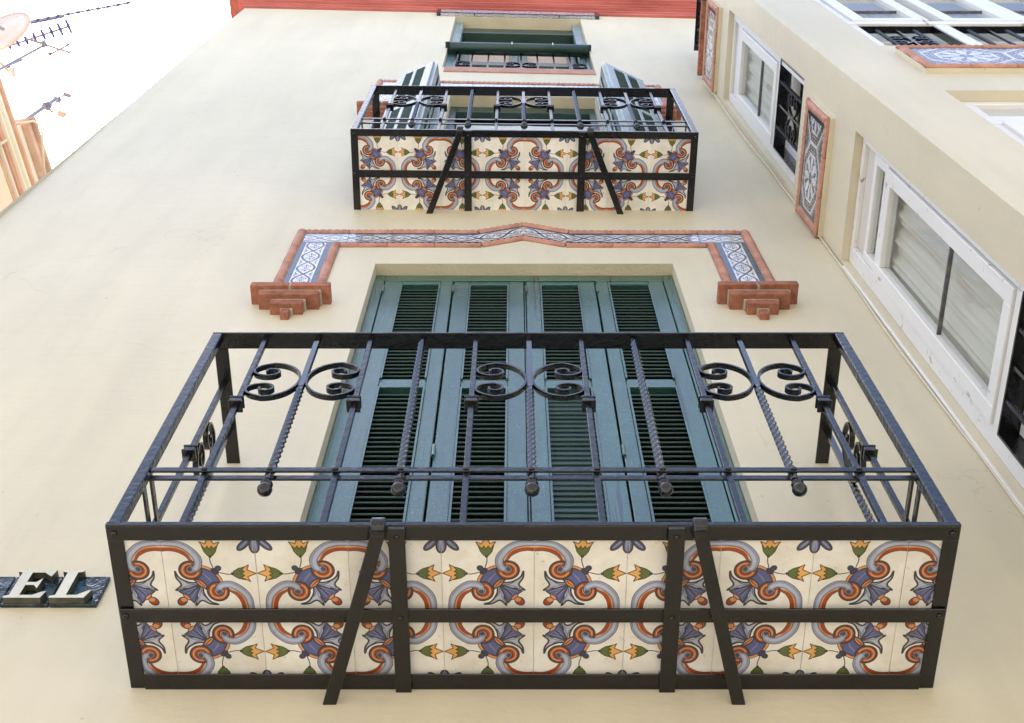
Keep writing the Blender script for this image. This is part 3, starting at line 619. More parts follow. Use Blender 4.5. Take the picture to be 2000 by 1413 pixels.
# ================================================================== balconies
IRON = M['iron']
def scroll_pts(w_, h, flip=1):
    # a C whose back touches x=w_, both ends curling inward near x=0
    cx_, cz, R0 = .40*w_, .50*h/1.0*.5, .245*h
    half = []
    n1 = 12
    for i in range(n1): t = PI/2*i/n1; half.append((cx_+(w_-cx_)*math.cos(t), h/2*math.sin(t)))
    turns = 1.32*2*PI; n2 = 34
    for i in range(n2+1):
        u = i/n2; a = PI/2+turns*u; r = R0*(1-.86*u**.62 if u > 0 else 1); ex = cx_-u*.02*w_
        rx = r*1.35 if a < PI*1.5 else r*1.2
        half.append((ex+rx*math.cos(a), (h/2-R0)+r*math.sin(a)))
    low = [(a, -z) for a, z in half[::-1]][:-1]
    pts = low+half
    return [(flip*a, z) for a, z in pts]
def balcony(label, xl, xr, dep, zb, zrail, cc, tile0, midy, backstrip, crosses, struts, rz=0, frontw=.036, endw=.034):
    ox = Vector(((xl+xr)/2, 0, zb)); B = empty('balcony', label, 'balcony', ox, rz); W_ = xr-xl; hw = W_/2; H = zrail-zb
    bx = lambda nm, a0, a1, y0, y1, z0, z1, m=IRON, bev=.0012: part(nm, MB().box(a0, a1, z0, z1, y0, y1), m, B, bev)
    # slab: pale edge, iron flats below
    bx('floor_slab', -hw+.012, hw-.012, -dep+.014, 0.02, .0076, .036, M['slab'], .002)
    bx('edge_flat', -hw, hw, -dep, -dep+frontw, 0, .008)
    bx('edge_flat', -hw, -hw+endw, -dep+frontw, .02, 0.0005, .0075); bx('edge_flat', hw-endw, hw, -dep+frontw, .02, 0.0005, .0075)
    bx('edge_upstand', -hw, hw, -dep-.004, -dep, 0, .014)
    bx('support_strip', -hw+.004, hw-.004, midy, midy+.036, -.0065, -.0005)
    if backstrip: bx('support_strip', -hw+endw, hw-endw, -.042, .01, -.0045, 0)
    for c in crosses: bx('cross_strap', c-ox.x-.018, c-ox.x+.018, -dep-.004, .01, -.0155, -.0075)
    rv = MB().lathe([(.007, .012), (.007, -.001), (.0055, -.004), (.002, -.0055)], (0, 0, 0), 10).mesh('bolt_head', IRON, 0, True)
    for c in crosses+[ox.x-hw+.017, ox.x+hw-.017]:
        for y in (-dep+.018, midy+.018): link('bolt_head', rv, B, (c-ox.x, y, -.0155 if c in crosses else (-.001 if y < midy else -.0065)))
    for (xa, xb) in struts:
        b_ = MB(); b_.bar((xa-ox.x, -dep+.004, -.024), (xb-ox.x, .012, -.052), .030, .012, (0, 0, 1)); b_.rod((xa-ox.x-.015, -dep+.0, -.008), (xa-ox.x+.015, -dep+.0, -.008), .024, 14)
        part('diagonal_strut', b_, IRON, B, .002)
    # tiles on the underside
    joints = [tile0+k*.2017 for k in range(-5, 7)]; rows = [(-dep+.012, midy+.018), (midy+.018, midy+.018+.2017)]
    for k in range(len(joints)-1):
        for ri, (y0, y1) in enumerate(rows):
            a0, a1 = joints[k], joints[k+1]; par = (k-5) % 2       # even: arch joint on the left
            y0f = y1-.2017 if ri == 0 else y0; y1f = y0f+.2017; y1c = min(y1f, .015) ; y0c = max(y0f, -dep+.012)
            c0, c1 = max(a0, xl+.016), min(a1, xr-.016)
            if c1-c0 < .01: continue
            fu = lambda a: ((a-a0)/.2017 if par == 0 else 1-(a-a0)/.2017)
            fv = lambda y: (1-(y-y0f)/.2017 if ri == 0 else (y-y0f)/.2017)
            g_ = .0006; b_ = MB(); z = -.001+random.uniform(-.0005, .0005); z += .0068
            P = [(c0+g_-ox.x, y0c+g_, z), (c1-g_-ox.x, y0c+g_, z), (c1-g_-ox.x, y1c-g_, z), (c0+g_-ox.x, y1c-g_, z)]
            b_.add(P, [(0, 1, 2, 3)], [(fu(c0), fv(y0c)), (fu(c1), fv(y0c)), (fu(c1), fv(y1c)), (fu(c0), fv(y1c))])
            Q = [(p[0], p[1], .0079) for p in P]; b_.add(P+Q, [(0, 1, 5, 4), (1, 2, 6, 5), (2, 3, 7, 6), (3, 0, 4, 7)])
            part('tile', b_, M['scroll'], B)
    # railing
    yr = -dep+.020; s = .0145; zt = H-.004
    bx('top_rail', -hw, hw, -dep, -dep+.050, H-.008, H)
    for sx in (-1, 1):
        x0, x1 = (-hw, -hw+.040) if sx < 0 else (hw-.040, hw); bx('side_top_rail', x0, x1, -dep+.050, .01, H-.0075, H-.0005)
        part('corner_post', MB().box(sx*(hw-.014)-.014, sx*(hw-.014)+.014, .008, H-.008, -dep+.0, -dep+.028), IRON, B, .0025)
    zl = .26
    for y in (yr-s/2-.006, yr+s/2+.001): bx('lower_rail', -hw+.028, hw-.028, y, y+.006, zl-.009, zl+.009)
    sp = W_/12; zs = zt-.285; hs = .205; ztie = zs-hs/2-.035
    mk = {}
    def straight():
        b_ = MB().box(-s/2, s/2, .008, zt-.003, -s/2, s/2); return b_.mesh('baluster', IRON, .0012)
    def half_tw(): b_ = MB().twist(zl-.03, zs-.04, s*1.04); b_.box(-s/2, s/2, zs-.04, zt-.003, -s/2, s/2); return b_.mesh('baluster', M['ironshine'], 0, 2)
    def full_tw(): b_ = MB().twist(zl-.03, zt-.01, s*1.04); return b_.mesh('baluster', M['ironshine'], 0, 2)
    def end_tw(): b_ = MB().box(-s/2, s/2, zl-.01, zt-.003, -s/2, s/2); b_.twist(.008, zl-.01, s*1.04); return b_.mesh('baluster', M['ironshine'], 0, 2)
    mk = dict(s=straight(), h=half_tw(), f=full_tw(), e=end_tw())
    kn = MB(); kn.lathe([(.006, .04), (.009, .034), (.016, .030), (.0175, .026), (.012, .021), (.010, .018), (.017, .010), (.0205, 0), (.0195, -.008), (.013, -.018), (.005, -.024), (.002, -.026)], (0, 0, 0)); knm = kn.mesh('finial_knob', IRON, 0, True); knm.transform(Matrix.Scale(.86, 4))
    cl = MB().box(-.0155, .0155, -.015, .015, -.0155, .0155); cl.box(-.018, .018, .009, .015, -.018, .018); cl.box(-.018, .018, -.015, -.009, -.018, .018); clm = cl.mesh('collar', IRON, .0015)
    sc_ = {1: MB().ribbon(scroll_pts(sp-.010, hs, 1), .015, .0062).mesh('scroll', IRON), -1: MB().ribbon(scroll_pts(sp-.010, hs, -1), .015, .0062).mesh('scroll', IRON)}
    rvm = MB().lathe([(.0075, 0), (.006, .004), (.002, .0055)], (0, 0, 0), 10).mesh('rivet', IRON, 0, True)
    for i in range(11):
        x = -hw+sp*(i+1); jx = random.uniform(-.0015, .0015)
        kd = 's' if i % 2 == 0 else ('h' if i in (1, 5, 9) else 'f')
        link('baluster', mk[kd], B, (x+jx, yr, 0), (0, 0, rad(random.uniform(-2, 2))))
        link('rivet', rvm, B, (x, yr-s/2-.006, zl), (PI/2, 0, 0))
        if i % 2 == 0: link('collar', clm, B, (x, yr, ztie))
        else: link('finial_knob', knm, B, (x, yr, zl-.070))
        if i in (1, 5, 9):
            for sg in (1, -1):
                link('scroll', sc_[sg], B, (x-sg*(sp-.001), yr, zs+random.uniform(-.002, .002)), (0, rad(random.uniform(-1, 1)), 0))
    # side railings
    ss = dep*.36; scs = MB().ribbon(scroll_pts(ss-.016, hs, 1), .015, .0062).mesh('scroll', IRON)
    for sx in (-1, 1):
        X = sx*(hw-.016); yA = -dep+.165; yB = min(yA+ss, -.03)
        link('baluster', mk['s'], B, (X, yA, 0)); link('collar', clm, B, (X, yA, ztie)); link('baluster', mk['h'], B, (X, yB, 0)); link('finial_knob', knm, B, (X, yB, zl-.070))
        link('scroll', scs, B, (X, yA+.008, zs), (0, 0, PI/2))
        for q in (-1, 1):
            p0 = X+q*(s/2+.003); part('lower_rail', MB().box(p0-.003, p0+.003, zl-.009, zl+.009, -dep+.028, .01), IRON, B)
    return B
balcony('large lower balcony of black wrought iron with painted scroll tiles on its underside', -.875, .955, .432, 2.27, 3.32, .04, .043, -.222, True, [-.2516, .346], [(-.290, -.418), (.395, .505)])
balcony('smaller upper balcony of black wrought iron with painted scroll tiles on its underside', -.783, .870, .390, 5.82, 6.80, .044, .045, -.196, False, [-.2255, .318], [(-.262, -.415), (.355, .518)], rad(.6), .030, .034)

# ================================================================== sign
sg = empty('wall_sign', 'dark blue-green glazed tile sign on the cream wall with raised cream letters EL', 'sign', (-1.2, 0, 2.64)); inv = sg.location.copy()
fnG = lambda a, z, e: tuple(Vector(fac(a, z, e))-inv)
sk = .0
for a0, a1 in ((-1.62, -1.455), (-1.452, -1.292), (-1.289, -1.168), (-1.165, -1.047)):
    part('tile', MB().box(a0, a1, 2.577, 2.700, -.004, .010, fnG), M['sign'], sg, .002)
def glyph(polys, nm, x0):
    b_ = MB()
    for P in polys:
        n_ = len(P); F = [fnG(x0+a, 2.581+z, .028) for a, z in P]; K = [fnG(x0+a, 2.581+z, .008) for a, z in P]
        b_.add(F+K, [tuple(range(n_)), tuple(range(2*n_-1, n_-1, -1))]+[(i, (i+1) % n_, n_+(i+1) % n_, n_+i) for i in range(n_)])
    o = part(nm, b_, M['letter'], sg); o.data.materials.append(M['letteredge'])
    for p in o.data.polygons: p.material_index = 0 if len(p.vertices) > 4 else 1
H_ = .122
glyph([[(0, 0), (.094, 0), (.100, .028), (.090, .026), (.070, .012), (.038, .012), (.038, .055), (.060, .055), (.072, .040), (.074, .085), (.062, .068), (.038, .068), (.038, .110), (.070, .110), (.092, .092), (.098, H_), (0, H_), (0, .114), (.012, .110), (.012, .012), (0, .008)]], 'letter', -1.280)
glyph([[(0, 0), (.088, 0), (.098, .034), (.088, .030), (.066, .012), (.040, .012), (.040, .110), (.054, .114), (.054, H_), (0, H_), (0, .114), (.013, .110), (.013, .012), (0, .008)]], 'letter', -1.165)

# ================================================================== glazed bay on the right
bay = empty('bay_tower', 'cream plastered projecting bay with white casement windows on the right of the house', 'bay')
XR = 4.6
SL = (.012, .580, 2.62, 5.080); SU = (.030, .600, 6.015, 8.085); ZT = 8.955
FL = (1.727, XR-.4, 2.62, 5.0); FU = (1.722, XR-.4, 5.965, 8.085)
wm = MB(); sheet(wm, side, (-.20, WD), (-1.6, ZT), [SL, SU]); sheet(wm, front, (1.2, XR), (-1.6, ZT), [FL, FU])
# trim front sheet to the leaning corner
for i, v in enumerate(wm.v):
    if abs(v[0]-1.2) < 1e-6 and abs(v[1]+WD) < 1e-6: wm.v[i] = (wx(v[2]), v[1], v[2])
for fn, h, d in ((side, SL, .05), (side, SU, .05), (front, FL, .06), (front, FU, .06)): reveal(wm, fn, h, d)
wm.quad((XR, -WD, -1.6), (XR, 5, -1.6), (XR, 5, ZT), (XR, -WD, ZT)); wm.quad((wx(ZT), -WD, ZT), (XR, -WD, ZT), (XR, .2, ZT), (wx(ZT), .2, ZT)); wm.quad((wx(ZT), .2, ZT), (XR, .2, ZT), (XR, .2, -1.6), (wx(-1.6), .2, -1.6))
part('wall', wm, M['plaster'], bay)
def curtain(fn, a0, a1, z0, z1, e, amp=.012, fold=.055, lean=0):
    b_ = MB(); n_ = int((a1-a0)/.006); xs = [a0+(a1-a0)*i/n_ for i in range(n_+1)]
    f = lambda x, z: e+amp*math.sin(2*PI*x/fold+lean*z)+amp*.5*math.sin(2*PI*x/(fold*.37)+1+lean*z*2)
    zs_ = [z0+(z1-z0)*k/8 for k in range(9)]
    for i in range(n_):
        for z, zz in zip(zs_, zs_[1:]): b_.quad(fn(xs[i], z, f(xs[i], z)), fn(xs[i+1], z, f(xs[i+1], z)), fn(xs[i+1], zz, f(xs[i+1], zz)), fn(xs[i], zz, f(xs[i], zz)))
    return b_
def frame(fn, parent, a0, a1, z0, z1, st, e0, e1, m='white', nm='casement', bars=(), bev=.0025, sb=None, st1=None):
    st1 = st1 or st; sb = sb or st
    b_ = MB(); b_.box(a0, a0+st, z0, z1, e0, e1, fn); b_.box(a1-st1, a1, z0, z1, e0, e1, fn); b_.box(a0+st, a1-st1, z1-st, z1, e0, e1-.001, fn); b_.box(a0+st, a1-st1, z0, z0+sb, e0, e1-.001, fn)
    c = part(nm, b_, M[m], parent, bev)
    for z in bars: part('glazing_bar', MB().box(a0+st, a1-st1, z-.0045, z+.0045, (e0+e1)/2-.006, e1-.012, fn), M['lead'], c, .001)
    part('pane', MB().box(a0+st-.004, a1-st1+.004, z0+sb-.004, z1-st+.004, (e0+e1)/2-.002, (e0+e1)/2+.002, fn), M['glass'], c)
    return c
def mitre_box(fn, a0, a1, z0, z1, e0, e1, m, parent, nm, bev=.003): return part(nm, MB().box(a0, a1, z0, z1, e0, e1, fn), M[m], parent, bev)
def side_window(h, zc1, zc0, zg1, worn, bars):
    a0, a1, z0, z1 = h; E = -.034; c0, c1 = .085, .532
    fo = MB(); fo.box(a0, c0-.003, z0, z1-.002, E-.04, E, side); fo.box(c1+.003, a1, z0, z1-.002, E-.04, E, side); fo.box(c0-.003, c1+.003, z1-.035, z1-.002, E-.04, E-.001, side)
    fo.box(c0-.003, c1+.003, zc1, zc1+.035, E-.04, E+.004, side); fo.box(c0-.003, c1+.003, zg1, zc0, E-.04, E+.002, side)
    wf = part('window_frame', fo, M[worn], bay, .0025)
    ft = z1-.037; fb = zc1+.037
    part('fixed_panel', MB().box(c0, c1, ft-(ft-fb)*.42, ft, E-.035, E-.020, side), M['inner'], wf)
    if ft-fb > .28: frame(side, wf, c0, c1, fb, ft-(ft-fb)*.46, .036, E-.035, E-.002, sb=.018)
    else: part('fixed_panel', MB().box(c0, c1, fb, ft-(ft-fb)*.46, E-.035, E-.006, side), M['white'], wf, .003)
    c = frame(side, bay, c0, c1, zc0+.003, zc1-.003, .058, E-.03, E+.012, worn, bars=bars)
    part('curtain', curtain(side, a0+.02, a1, zc0-.02, zc1+.3, E-.054, .010, .10, .9), M['curtain'], bay)
    frame(side, bay, c0, c1, z0+.02, zg1-.02, .045, E-.10, E-.055, 'white')
    part('added_inner_panel', MB().box(c0, c1, z0, zg1, E-.16, E-.15, side), M['inner'], bay)  # beige panel added behind the glass to lighten the dark room
side_window(SL, 4.695, 3.405, 3.364, 'whiteworn', (3.97,)); side_window(SU, 7.78, 6.72, 6.675, 'white', (7.16,))
# narrow white board and caulk along the foot of the windows, against the house wall
mitre_box(side, .000, .011, 2.6, 5.02, -.03, .010, 'whiteworn', bay, 'edge_board')
for k in range(3): part('coping_tile', MB().box(.001+.262*k, .260+.262*k, ZT+.001, ZT+.030, -.14, .034, side), M['brick'], bay, .004)
for k in range(12): part('coping_tile', MB().box(wx(9)-.03+.26*k, wx(9)+.228+.26*k, ZT+.0015, ZT+.030, -.14+.0, .034, front), M['brick'], bay, .004) if k else None
# interior back walls
part('room_wall', MB().box(-.15, .50, 2.0, 8.9, -.62, -.60, side), M['room'], bay); part('room_wall', MB().box(2.0, XR-.05, 2.0, 8.9, -.72, -.70, front), M['room'], bay)
# front windows
def front_window(h, fan_top, zc1, zc0, zg1):
    a0, a1, z0, z1 = h; E = -.045; fo = MB(); fo.box(a0, a0+.105, z0, z1-.002, E-.04, E, front); fo.box(a0+.035, a1, z1-.045, z1-.002, E-.04, E-.001, front)
    fo.box(a0+.035, a1, zc1, zc1+.035, E-.04, E+.004, front); fo.box(a0+.035, a1, zg1, zc0, E-.04, E+.008, front)
    posts = (2.24, 3.13, 3.98)
    for p in posts: fo.box(p, p+.075, z0, zg1, E-.045, E+.001, front)
    wf = part('window_frame', fo, M['whiteworn'], bay, .0025)
    part('fixed_panel', MB().box(a0+.037, a1-.02, fan_top-.16, fan_top, E-.035, E-.022, front), M['inner'], wf)
    part('fixed_panel', MB().box(a0+.037, a1-.02, zc1+.037, fan_top-.175, E-.035, E-.006, front), M['whiteworn'], wf, .003)
    for x0, x1 in ((1.83, 2.236), (2.318, 2.722), (2.726, 3.126), (3.208, 3.59), (3.594, 3.976)): frame(front, bay, x0, x1, zc0+.003, zc1-.003, .068, E-.03, E+.014, 'white', bars=((zc0+zc1)/2-.09,))
    part('curtain', curtain(front, a0, a1, zc0, zc1+.3, E-.16, .015, .12), M['curtain'], bay)
    for p0, p1 in ((1.83, 2.236), (2.318, 3.126), (3.208, 3.976)):
        frame(front, bay, p0, p1, z0+.02, zg1-.02, .045, E-.12, E-.08, 'white'); part('added_inner_panel', MB().box(p0, p1, z0, zg1, E-.19, E-.18, front), M['inner'], bay)  # beige panels added so the lower lights do not look black
front_window(FU, 8.02, 7.82, 6.87, 6.795); front_window(FL, 4.955, 4.62, 3.55, 3.47)

# window grilles (black iron)
def grille(fn, label, a0, a1, z0, z1, e, bars, scrolls, tw_idx, org, cat='window grille', slim=False):
    G = empty('window_grille', label, cat, org, group='black iron window grilles'); inv = Vector(org); f = lambda a, z, q: tuple(Vector(fn(a, z, q))-inv)
    b_ = MB(); 
    if slim:
        for z_ in (z0+.01, z0+.16, z1-.02): b_.box(a0, a1, z_, z_+.012, e-.024, e-.018, f)
    else:
        for p in ((a0, a0+.006, z0, z1), (a1-.006, a1, z0, z1)): b_.box(p[0], p[1], p[2], p[3], e-.038, e, f)
        b_.box(a0+.006, a1-.006, z1-.006, z1, e-.038, e, f); b_.box(a0+.006, a1-.006, z0, z0+.006, e-.038, e, f); part('grille_frame', b_, IRON, G)
    for i, a in enumerate(bars):
        bm_ = MB(); L = z1-z0-.012
        if i in tw_idx: bm_.twist(0, L, .013, .08, .005)
        else: bm_.box(-.0065, .0065, 0, L, -.0065, .0065)
        P = Vector(f(a, z0+.006, e-.02)); Q = Vector(f(a, z1-.006, e-.02)); o = part('bar', bm_, IRON, G, loc=P); o.rotation_euler = (Q-P).to_track_quat('Z', 'Y').to_euler()
    for a, z, w_, h, fl in scrolls:
        pts = scroll_pts(w_, h, fl); b_ = MB().ribbon([(p+a, q+z) for p, q in pts], .014, .006, lambda x, y, t: f(x, y, e-.02+t)); part('scroll', b_, IRON, G)
    return G
# upper side window: bars cross the opening level with the sills, scrolls between them
def hgrille(label, a0, a1, z0, z1, e, org):
    G = empty('window_grille', label, 'window grille', org, group='black iron window grilles'); inv = Vector(org); f = lambda a, z, q: tuple(Vector(side(a, z, q))-inv)
    b_ = MB(); b_.box(a0, a1, z1-.008, z1, e-.065, e, f); b_.box(a0, a0+.008, z0, z1-.008, e-.065, e, f); b_.box(a1-.008, a1, z0, z1-.008, e-.065, e, f); b_.box(a0+.008, a1-.008, z0, z0+.008, e-.03, e, f)
    part('grille_frame', b_, IRON, G)
    n_ = 3; st = (a1-a0)/(n_+1)
    for i in range(n_):
        a = a0+st*(i+1); P = Vector(f(a, z0+.008, e-.012)); Q = Vector(f(a, z1-.008, e-.012)); bm_ = MB()
        if i != 1: bm_.twist(0, (Q-P).length, .014, .07, .006)
        else: bm_.box(-.006, .006, 0, (Q-P).length, -.006, .006)
        o = part('bar', bm_, IRON, G, loc=P); o.rotation_euler = (Q-P).to_track_quat('Z', 'Y').to_euler()
    zc = (z0+z1)/2-.01
    for sg_ in (1, -1):
        pts = scroll_pts(st-.008, .19, sg_); ac = a0+st*2-sg_*(st-.002)
        b_ = MB().ribbon([(p+ac, q+zc) for p, q in pts], .014, .006, lambda x, y, t: f(x, y, e-.012+t)); part('scroll', b_, IRON, G)
hgrille('black iron grille with two scrolls in the upper side window of the bay', .085, .570, 6.035, 6.670, -.028, side(.34, 6.03, 0))
hgrille('black iron grille at the foot of the large side window, cut by the right edge', .075, .545, 2.66, 3.358, -.028, side(.33, 2.66, 0))
xs = [1.83+.10*k for k in range(1, 4)]
grille(front, 'black iron grille in the first light of the high front window, nearest the bay corner', 1.829, 2.237, 5.98, 6.790, -.05, xs, [(xs[1]-.096, 6.47, .092, .20, 1), (xs[1]+.096, 6.47, .092, .20, -1)], (0, 2), front(1.94, 5.98, 0))
xs = [2.318+.101*k for k in range(1, 8)]
grille(front, 'black iron grille in the second light of the high front window, at the right edge', 2.317, 3.128, 5.98, 6.790, -.05, xs, [(xs[3]-.097, 6.47, .093, .20, 1), (xs[3]+.097, 6.47, .093, .20, -1)], (0, 2, 4, 6), front(2.6, 5.98, 0))
# projecting grille by the top of the bay, seen edge on
G = empty('terrace_railing', 'black iron terrace railing with scrolls on top of the bay, beside the red cornice', 'railing', (1.43, -.35, 8.985)); inv = Vector((1.43, -.35, 8.985))
for nm, f_, L in (('s', lambda a, z, q: tuple(Vector((1.43-q, -a, z))-inv), .66), ('f', lambda a, z, q: tuple(Vector((1.43+a, -.66-q, z))-inv), 3.0)):
    part('top_rail', MB().box(.0 if nm == 's' else .024, L, 9.905, 9.915, -.022, .022, f_), IRON, G, .001); part('lower_rail', MB().box(0 if nm == 's' else .02, L, 9.12, 9.132, -.006, .006, f_), IRON, G, .001)
    n_ = int(L/.11)
    for k in range(n_):
        a_ = .06+.11*k; P = Vector(f_(a_, 8.987, 0)); bm_ = MB(); bm_.twist(0, .915, .013, .09, .006) if k % 2 else bm_.box(-.006, .006, 0, .915, -.006, .006)
        part('baluster', bm_, IRON, G, loc=P)
        if k < 8:
            sg_ = 1 if k % 2 == 0 else -1; ac = a_+(.003 if sg_ > 0 else .107)
            for zc_ in (9.72, 9.36): part('scroll', MB().ribbon([(p+ac, q+zc_) for p, q in scroll_pts(.10, .20, sg_)], .014, .006, f_), IRON, G)
part('corner_post', MB().box(1.415, 1.445, 8.987, 9.904, -.675, -.645, lambda a, z, e: tuple(Vector((a, e, z))-inv)), IRON, G, .002)
# grille of the topmost house window
xs = [-.452+.1255*k for k in range(9)]
grille(fac, 'small black iron grille below the rolled green blind of the topmost window', -.475, .575, 9.222, 10.1, -.005, xs, [(xs[1]-.003, 9.47, .118, .15, -1), (xs[3]+.003, 9.47, .118, .15, 1), (xs[5]-.003, 9.47, .118, .15, -1), (xs[7]+.003, 9.47, .118, .15, 1)], (), fac(.05, 9.22, 0), slim=True)

# framed tile panels on the bay
def panel(fn, label, a0, a1, z0, z1, org, mirror=False):
    Pn = empty('ceramic_plaque', label, 'ceramic plaque', org); inv = Vector(org); T = .024
    f0 = lambda a, z, e: tuple(Vector(fn(a, z, e))-inv); f = lambda a, z, e: tuple(Vector(fn(a, z, e+T))-inv)
    part('backing', MB().box(a0+.001, a1-.001, z0+.001, z1-.001, -.004, T, f0), M['plaster'], Pn, .003)
    r = .023
    rope(Pn, f, (a0, z1-r), (a1, z1-r), .2); rope(Pn, f, (a1, z0+r), (a0, z0+r), .2); rope(Pn, f, (a0+r, z0+.047), (a0+r, z1-.047), .2); rope(Pn, f, (a1-r, z1-.047), (a1-r, z0+.047), .2)
    i0, i1, j0, j1 = a0+.0445, a1-.0445, z0+.0445, z1-.0445; bw = .018
    for nm, q in (('border_tile', (i0, i1, j1-bw, j1)), ('border_tile', (i0, i1, j0, j0+bw)), ('border_tile', (i0, i0+bw, j0+bw, j1-bw)), ('border_tile', (i1-bw, i1, j0+bw, j1-bw))):
        part(nm, MB().box(q[0]+.0006, q[1]-.0006, q[2]+.0006, q[3]-.0006, -.002, .006, f), M['darkband'], Pn)
    U = j1-j0-2*bw; a = i0+bw; h2 = U/2
    while a < i1-bw-.004:
        b1 = min(a+h2, i1-bw)
        for zz in (j0+bw, j0+bw+h2):
            b_ = MB(); P = [(a+.0006, zz+.0006), (b1-.0006, zz+.0006), (b1-.0006, zz+h2-.0006), (a+.0006, zz+h2-.0006)]; u = lambda p: ((p[0]-i0-bw)/U*.92, (p[1]-j0-bw)/U)
            F = [f(p[0], p[1], .006) for p in P]; K = [f(p[0], p[1], -.002) for p in P]; b_.add(F, [(0, 1, 2, 3)], [u(p) for p in P]); b_.add(F+K, [(0, 1, 5, 4), (1, 2, 6, 5), (2, 3, 7, 6), (3, 0, 4, 7)]); part('tile', b_, M['star'], Pn)
        a = b1
panel(side, 'tall blue and white tile panel between the two side windows of the bay', .004, .556, 5.400, 5.815, side(.28, 5.6, 0))
panel(side, 'narrow looking tile panel high on the bay side beside the rust coloured sill', .022, .576, 8.320, 8.74, side(.3, 8.5, 0))
panel(front, 'wide pale tile panel on the bay front, cut by the right edge', 1.745, 3.5, 5.322, 5.792, front(2.6, 5.55, 0))

# cable in the corner
cb = MB(); pts = []
rnd = random.Random(4)
for k in range(56):
    z = 2.3+k*.12; pts.append((wx(z)-.010-.012*max(0, math.sin(z*1.9))-rnd.uniform(0, .003), -.006, z))
cb.tube(pts, .0042, 6); o = part('cable', cb, M['cable'], None, 0, True); tag(o, 'thin painted cable running up the inner corner between house wall and bay', 'cable')

# house across the street, behind the camera
op = empty('house', 'cream house across the narrow street, behind the viewer', 'house', (0, -6.6, -1.6))
YO = -6.6; fo_ = lambda a, z, e: (a, e, z+1.6); holes = [(x, x+1.1, z, z+1.9) for x in (-7.2, -4.2, -1.2, 1.8, 4.8) for z in (-.9, 2.4, 5.2)]
b_ = MB(); sheet(b_, fo_, (-9, 8), (-1.6, 7.6), holes, dz=20); b_.quad((-9, 0, 9.2), (8, 0, 9.2), (8, -8, 9.2), (-9, -8, 9.2)); b_.quad((-9, 0, 0), (-9, 0, 9.2), (-9, -8, 9.2), (-9, -8, 0)); b_.quad((8, 0, 0), (8, 0, 9.2), (8, -8, 9.2), (8, -8, 0))
for h in holes: reveal(b_, fo_, h, .15)
part('wall', b_, M['palewall'], op)
for h in holes:
    c_ = part('window', MB().box(h[0], h[1], h[2]+1.6, h[3]+1.6, -.14, -.10, lambda a, z, e: (a, e, z)), M['white'], op)
    for q in (0, 1): part('pane', MB().box(h[0]+.08+.5*q, h[0]+.52+.5*q, h[2]+1.7, h[3]+1.5, -.10, -.095, lambda a, z, e: (a, e, z)), M['dark'], c_)

# ================================================================== neighbour beyond the left edge
psi = rad(9.2); nE = Vector((math.sin(psi), math.cos(psi), 0)); nN = Vector((math.cos(psi), -math.sin(psi), 0)); nO = Vector((0, -DIST, 0)); Q = -4.357
nb = empty('neighbour_house', 'peach house top coloured as sunlit, with terracotta cornice beyond the left edge of the wall', 'house', nO+nN*Q+nE*3+Vector((0, 0, -1.6))); inv = nb.location.copy()
def nf(s_, z, q): return tuple(nO+nE*s_+nN*(Q+q)+Vector((0, 0, z))-inv)
part('wall', MB().box(.9, 10, -1.6, 9.416, -5, 0, nf), M['peach'], nb)
for z0, z1, q, mm in ((9.418, 9.45, .018, 'oldterra'), (9.452, 9.475, .045, 'palewall'), (9.477, 9.53, .062, 'brightterra'), (9.532, 9.55, .092, 'palewall'), (9.552, 9.585, .118, 'palewall'), (9.587, 9.62, .145, 'oldterra')): part('cornice_moulding', MB().box(.9-q, 10, z0, z1, -5, q-.01, nf), M[mm], nb, .004)
part('parapet', MB().box(1.80, 10, 9.622, 9.998, -.5, 0, nf), M['palewall'], nb, .003)
part('coping', MB().box(1.77, 10, 10.0, 10.06, -.55, .060, nf), M['brown'], nb, .006); part('coping', MB().box(1.77, 10, 10.062, 10.10, -.55, .098, nf), M['brown'], nb, .006)
# pipe and cable on its corner
pp = MB(); P = [on_z(0, 283, 9.4), on_z(10, 276, 9.5), on_z(19, 269, 9.6), on_z(20, 262, 9.7), on_z(17, 252, 9.85)]; pp.tube(P, .012, 8)
P = [on_z(17, 254, 9.85), on_z(38, 252, 9.9), on_z(55, 249, 9.95), on_z(62, 252, 9.95), on_z(68, 258, 9.9), on_z(73, 275, 9.8), on_z(73, 300, 9.8), on_z(75, 330, 9.8), on_z(78, 365, 9.8)]; pp.tube([p+Vector((.05, -.05, 0)) for p in P], .010, 8)
tag(part('pipe', pp, M['cable'], None, 0, True), 'pale pipe and cable bending round the top corner of the neighbouring house', 'pipe')
pp = MB(); P = [on_z(48, 384-20, 9.6), on_z(46, 380, 9.6), on_z(49, 350, 9.6)]
# mast with insulators and wire
mp_ = on_z(49, 236, 10.1)
mst = empty('cable_mast', 'slim roof mast with insulators at the corner of the neighbouring house', 'mast', mp_); I = mp_.copy()
top = on_z(110, 193, 10.9); b_ = MB(); b_.rod((0, 0, -.05), top-I, .017); b_.rod(top-I, on_z(131, 184, 11.15)-I, .008); part('pole', b_, M['aluminium'], mst)
b_ = MB()
for u, v, r in ((131, 184, .018), (111, 193, .026), (90, 207, .030), (93, 204, .024)): p = on_z(u, v, 10.65 if u < 100 else 11)-I; b_.rod(p-Vector((.03, 0, 0)), p+Vector((.03, .02, 0)), r, 8)
b_.tube([on_z(80, 210, 10.6)-I, on_z(85, 206, 10.6)-I, on_z(92, 206, 10.6)-I, on_z(97, 214, 10.6)-I, on_z(103, 221, 10.6)-I], .009)
b_.rod(on_z(92, 199, 10.6)-I, on_z(95, 205, 10.6)-I, .010); part('insulator', b_, M['aluminium'], mst)
